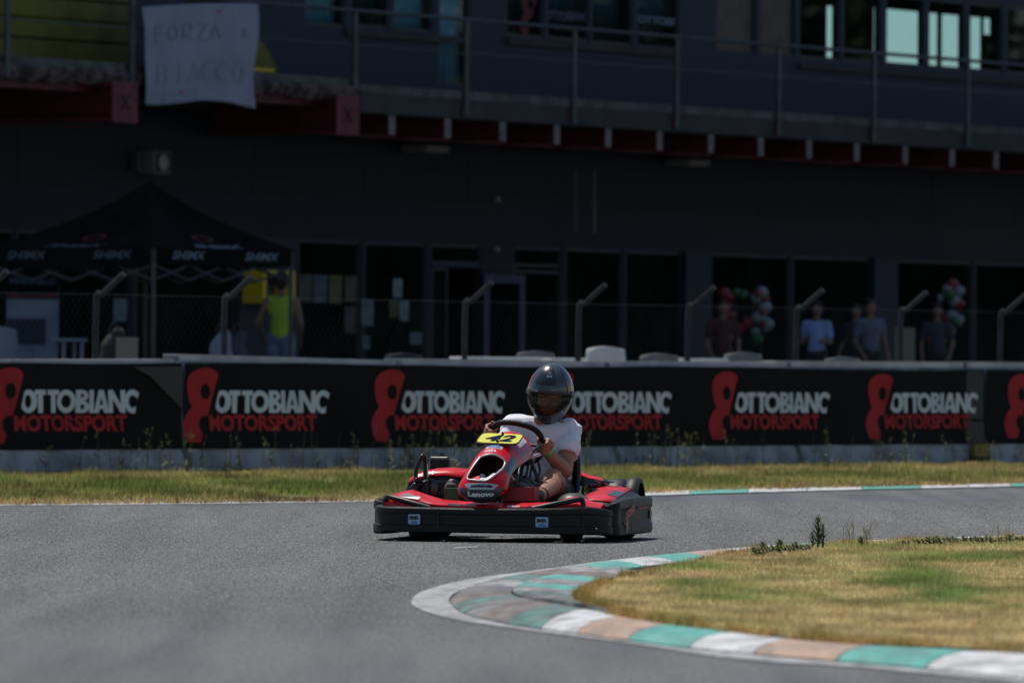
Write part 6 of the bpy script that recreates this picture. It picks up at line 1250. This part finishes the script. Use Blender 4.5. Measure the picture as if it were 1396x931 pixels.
up_ = [hel(la, lo, .005) for la, lo in bound]; lw_ = [hel(la, lo, .005) for la, lo in lower]
mb = MB(); mb.tube(up_ + lw_ + up_[:1], .0048, 8); mb.build('visor_seal', mat('visor_edge', (.06, .065, .07), .25, .4), helm, smooth=180)
mb = MB(); rows = []
for k in range(9): rows.append([hel(u[0] * (1 - k / 8) + l_[0] * k / 8, u[1], .007) for u, l_ in zip(bound, lower[::-1])])
mb.loft(rows, closed=False, caps=False); 
vm = bpy.data.materials.new('smoked_visor'); vm.use_nodes = True; N_ = vm.node_tree.nodes; L_ = vm.node_tree.links; N_.clear(); oo = N_.new('ShaderNodeOutputMaterial'); tt = N_.new('ShaderNodeBsdfTransparent'); tt.inputs[0].default_value = (.64, .58, .53, 1); gg_ = N_.new('ShaderNodeBsdfGlossy'); gg_.inputs['Roughness'].default_value = .08; gg_.inputs[0].default_value = (.8, .8, .8, 1); mm = N_.new('ShaderNodeMixShader'); ff_ = N_.new('ShaderNodeLayerWeight'); pw_ = N_.new('ShaderNodeMath'); pw_.operation = 'POWER'; pw_.inputs[1].default_value = 4; mr_ = N_.new('ShaderNodeMapRange'); mr_.inputs[3].default_value = .025; mr_.inputs[4].default_value = .4; L_.new(ff_.outputs['Facing'], pw_.inputs[0]); L_.new(pw_.outputs[0], mr_.inputs[0]); L_.new(mr_.outputs[0], mm.inputs[0]); L_.new(tt.outputs[0], mm.inputs[1]); L_.new(gg_.outputs[0], mm.inputs[2]); L_.new(mm.outputs[0], oo.inputs[0])
mb.build('visor', vm, helm, smooth=180)
for s in (-1, 1): mb = MB(); c_ = hel(R(2), s * R(84), .004); ax = (c_ - hc).normalized(); mb.lathe(c_, ax, [(0, .022), (.006, .022), (.009, .015), (.009, .002)], 20); mb.build('visor_pivot', M['chin'], helm, smooth=40)
mb = MB(); mb.loft([[hel(la, lo, .008) for la in (R(27), R(27.5), R(30), R(33), R(33.5))] for lo in [R(d) for d in range(-30, 31, 5)]], closed=False, caps=False); mb.build('top_vent', M['stkd'], helm, solid=.006)
mb = MB(); put_text(mb, 'FIRE', lambda X, Y: hel(Y, X, .007), R(-14), R(18), R(16), R(20), offset=.02); mb.build('helmet_lettering', M['printdim'], helm)
for d0, d1 in ((-64, -58), (66, 70)):
    mb = MB(); mb.loft([[hel(R(la), R(lo), .007) for lo in (d0, (d0 + d1) / 2, d1)] for la in range(12 if d0 < 0 else 8, 42 if d0 < 0 else 34, 4)], closed=False, caps=False); mb.build('orange_stripe', mat('orange_stripe', (.75, .08, .03), .4), helm, smooth=180)
for lo, la, r_ in ((6, 45, 4.6), (16, 45, 4.6), (11, 53, 3.4)):
    mb = MB(); mb.poly([(r_ * math.cos(a) * q, r_ * math.sin(a) * q) for a, q in [(j / 8 * 2 * math.pi, 1 if j % 2 == 0 else .62) for j in range(8)]], lambda X, Y: hel(R(la + Y), R(lo + X / math.cos(R(la))), .007)); mb.build('helmet_emblem', mat('emblem_grey', (.20, .24, .28), .4), helm)
mb = MB(); mb.loft([[hel(R(la), R(lo), .007) for lo in (-9, -4, 4, 9)] for la in (-48, -45, -42)], closed=False, caps=False); mb.build('chin_vent', M['stkd'], helm, solid=.006)
# shirt, shorts, shoes, wristband
def folds(c): return .014 * noise.noise(Vector((c.x * 8 + c.z * 6, c.y * 9, c.z * 20))) + .007 * noise.noise(Vector((c.x * 20, c.y * 20, c.z * 34))) + .010 * max(0, .5 - abs(noise.noise(Vector((c.x * 7 - c.z * 9, c.y * 7, c.z * 7 + 3.1)))) * 5)
s_ = MB(); s_.capsule(hipc + Vector((0, -.01, .035)), .135, chest, .155); s_.ell(chest + Vector((0, -.02, -.02)), (.175, .135, .14)); s_.ell(shc, (.19, .115, .085)); s_.capsule(Rs + Vector((-.03, 0, 0)), .075, Ls + Vector((.03, 0, 0)), .075); s_.ell(waist + Vector((0, -.03, -.02)), (.16, .13, .12))
s_.capsule(Rs, .082, Rs.lerp(Re, .40), .078); s_.capsule(Ls, .080, Ls.lerp(Le, .42), .080); s_.capsule(K(704, 580, .80), .062, K(694, 580, .76), .05)
remeshed(s_, 'shirt', M['shirt'], drv, .009, 3, folds)
for S0, E0, nm in ((Rs, Re, 'sleeve_hem'),):
    d = (E0 - S0).normalized(); c_ = S0.lerp(E0, .40) + d * .058; up0 = d.orthogonal().normalized(); bb0 = d.cross(up0); mb = MB(); mb.tube([c_ + (up0 * math.cos(t) + bb0 * math.sin(t)) * .062 for t in [j / 20 * 2 * math.pi for j in range(21)]], .006, 6); mb.build(nm, M['shirt'], drv, smooth=180)
mb = MB(); nb = neck + Vector((0, -.01, .0)); mb.tube([nb + Vector((math.cos(t) * .085, math.sin(t) * .07, -.005 + .012 * math.sin(t))) for t in [j / 20 * 2 * math.pi for j in range(21)]], .009, 6); mb.build('collar', M['shirt'], drv, smooth=180)
p_ = MB(); p_.ell(hipc + Vector((0, 0, -.02)), (.18, .15, .12)); p_.capsule(Rhip, .105, Rhip.lerp(Rk, .60), .080); p_.capsule(Lhip, .105, Lhip.lerp(Lk, .60), .080); remeshed(p_, 'shorts', M['shorts'], drv, .010, 3, folds)
for an, toe, heel in ((Ra, K(711.5, 657, -.08), K(731, 681, .02)), (La, K(615, 657, -.07), K(622, 679, .02))):
    mb = MB(); mb.chain([heel + Vector((0, .05, 0)), heel.lerp(toe, .5) + Vector((0, .03, 0)), toe + Vector((0, .03, -.015))], [.036, .042, .036]); mb.capsule(an, .038, heel.lerp(toe, .3) + Vector((0, .03, 0)), .040)
    sh_ = remeshed(mb, 'shoe', M['frame'], drv, .008, 2)
    dd = (toe - heel).normalized(); ss = Vector((1, 0, 0)); nn_ = ss.cross(dd).normalized(); nn_ = nn_ if nn_.y < 0 else -nn_; L0 = (toe - heel).length; rings = []
    for off, sc in ((.012, .96), (.02, 1), (.032, 1), (.036, .92)):
        rings.append([heel + dd * (L0 * (.5 + .62 * math.sin(a) * sc)) + ss * (.046 * math.cos(a) * sc * (1 + .12 * math.sin(a))) + nn_ * off for a in [j / 24 * 2 * math.pi for j in range(24)]])
    mb = MB(); mb.loft(rings); mb.build('sole', M['sole'], sh_, smooth=50)
d = (Rw - Re).normalized(); c_ = Rw - d * .012; up0 = d.orthogonal().normalized(); bb0 = d.cross(up0); mb = MB(); mb.loft([[c_ + d * e + (up0 * math.cos(t) + bb0 * math.sin(t)) * r_ for t in [j / 20 * 2 * math.pi for j in range(20)]] for e, r_ in ((-.010, .0325), (-.010, .035), (.010, .034), (.010, .0315))], caps=False); mb.build('wristband', mat('green_band', (.08, .55, .03), .4), drv, smooth=60)
mb = MB(); d = (Ra - Rk).normalized(); c_ = Ra - d * .03; up0 = d.orthogonal().normalized(); bb0 = d.cross(up0); mb.tube([c_ + (up0 * math.cos(t) + bb0 * math.sin(t)) * .042 for t in [j / 16 * 2 * math.pi for j in range(17)]], .004, 6); mb.build('anklet', M['stkd'], drv, smooth=180)
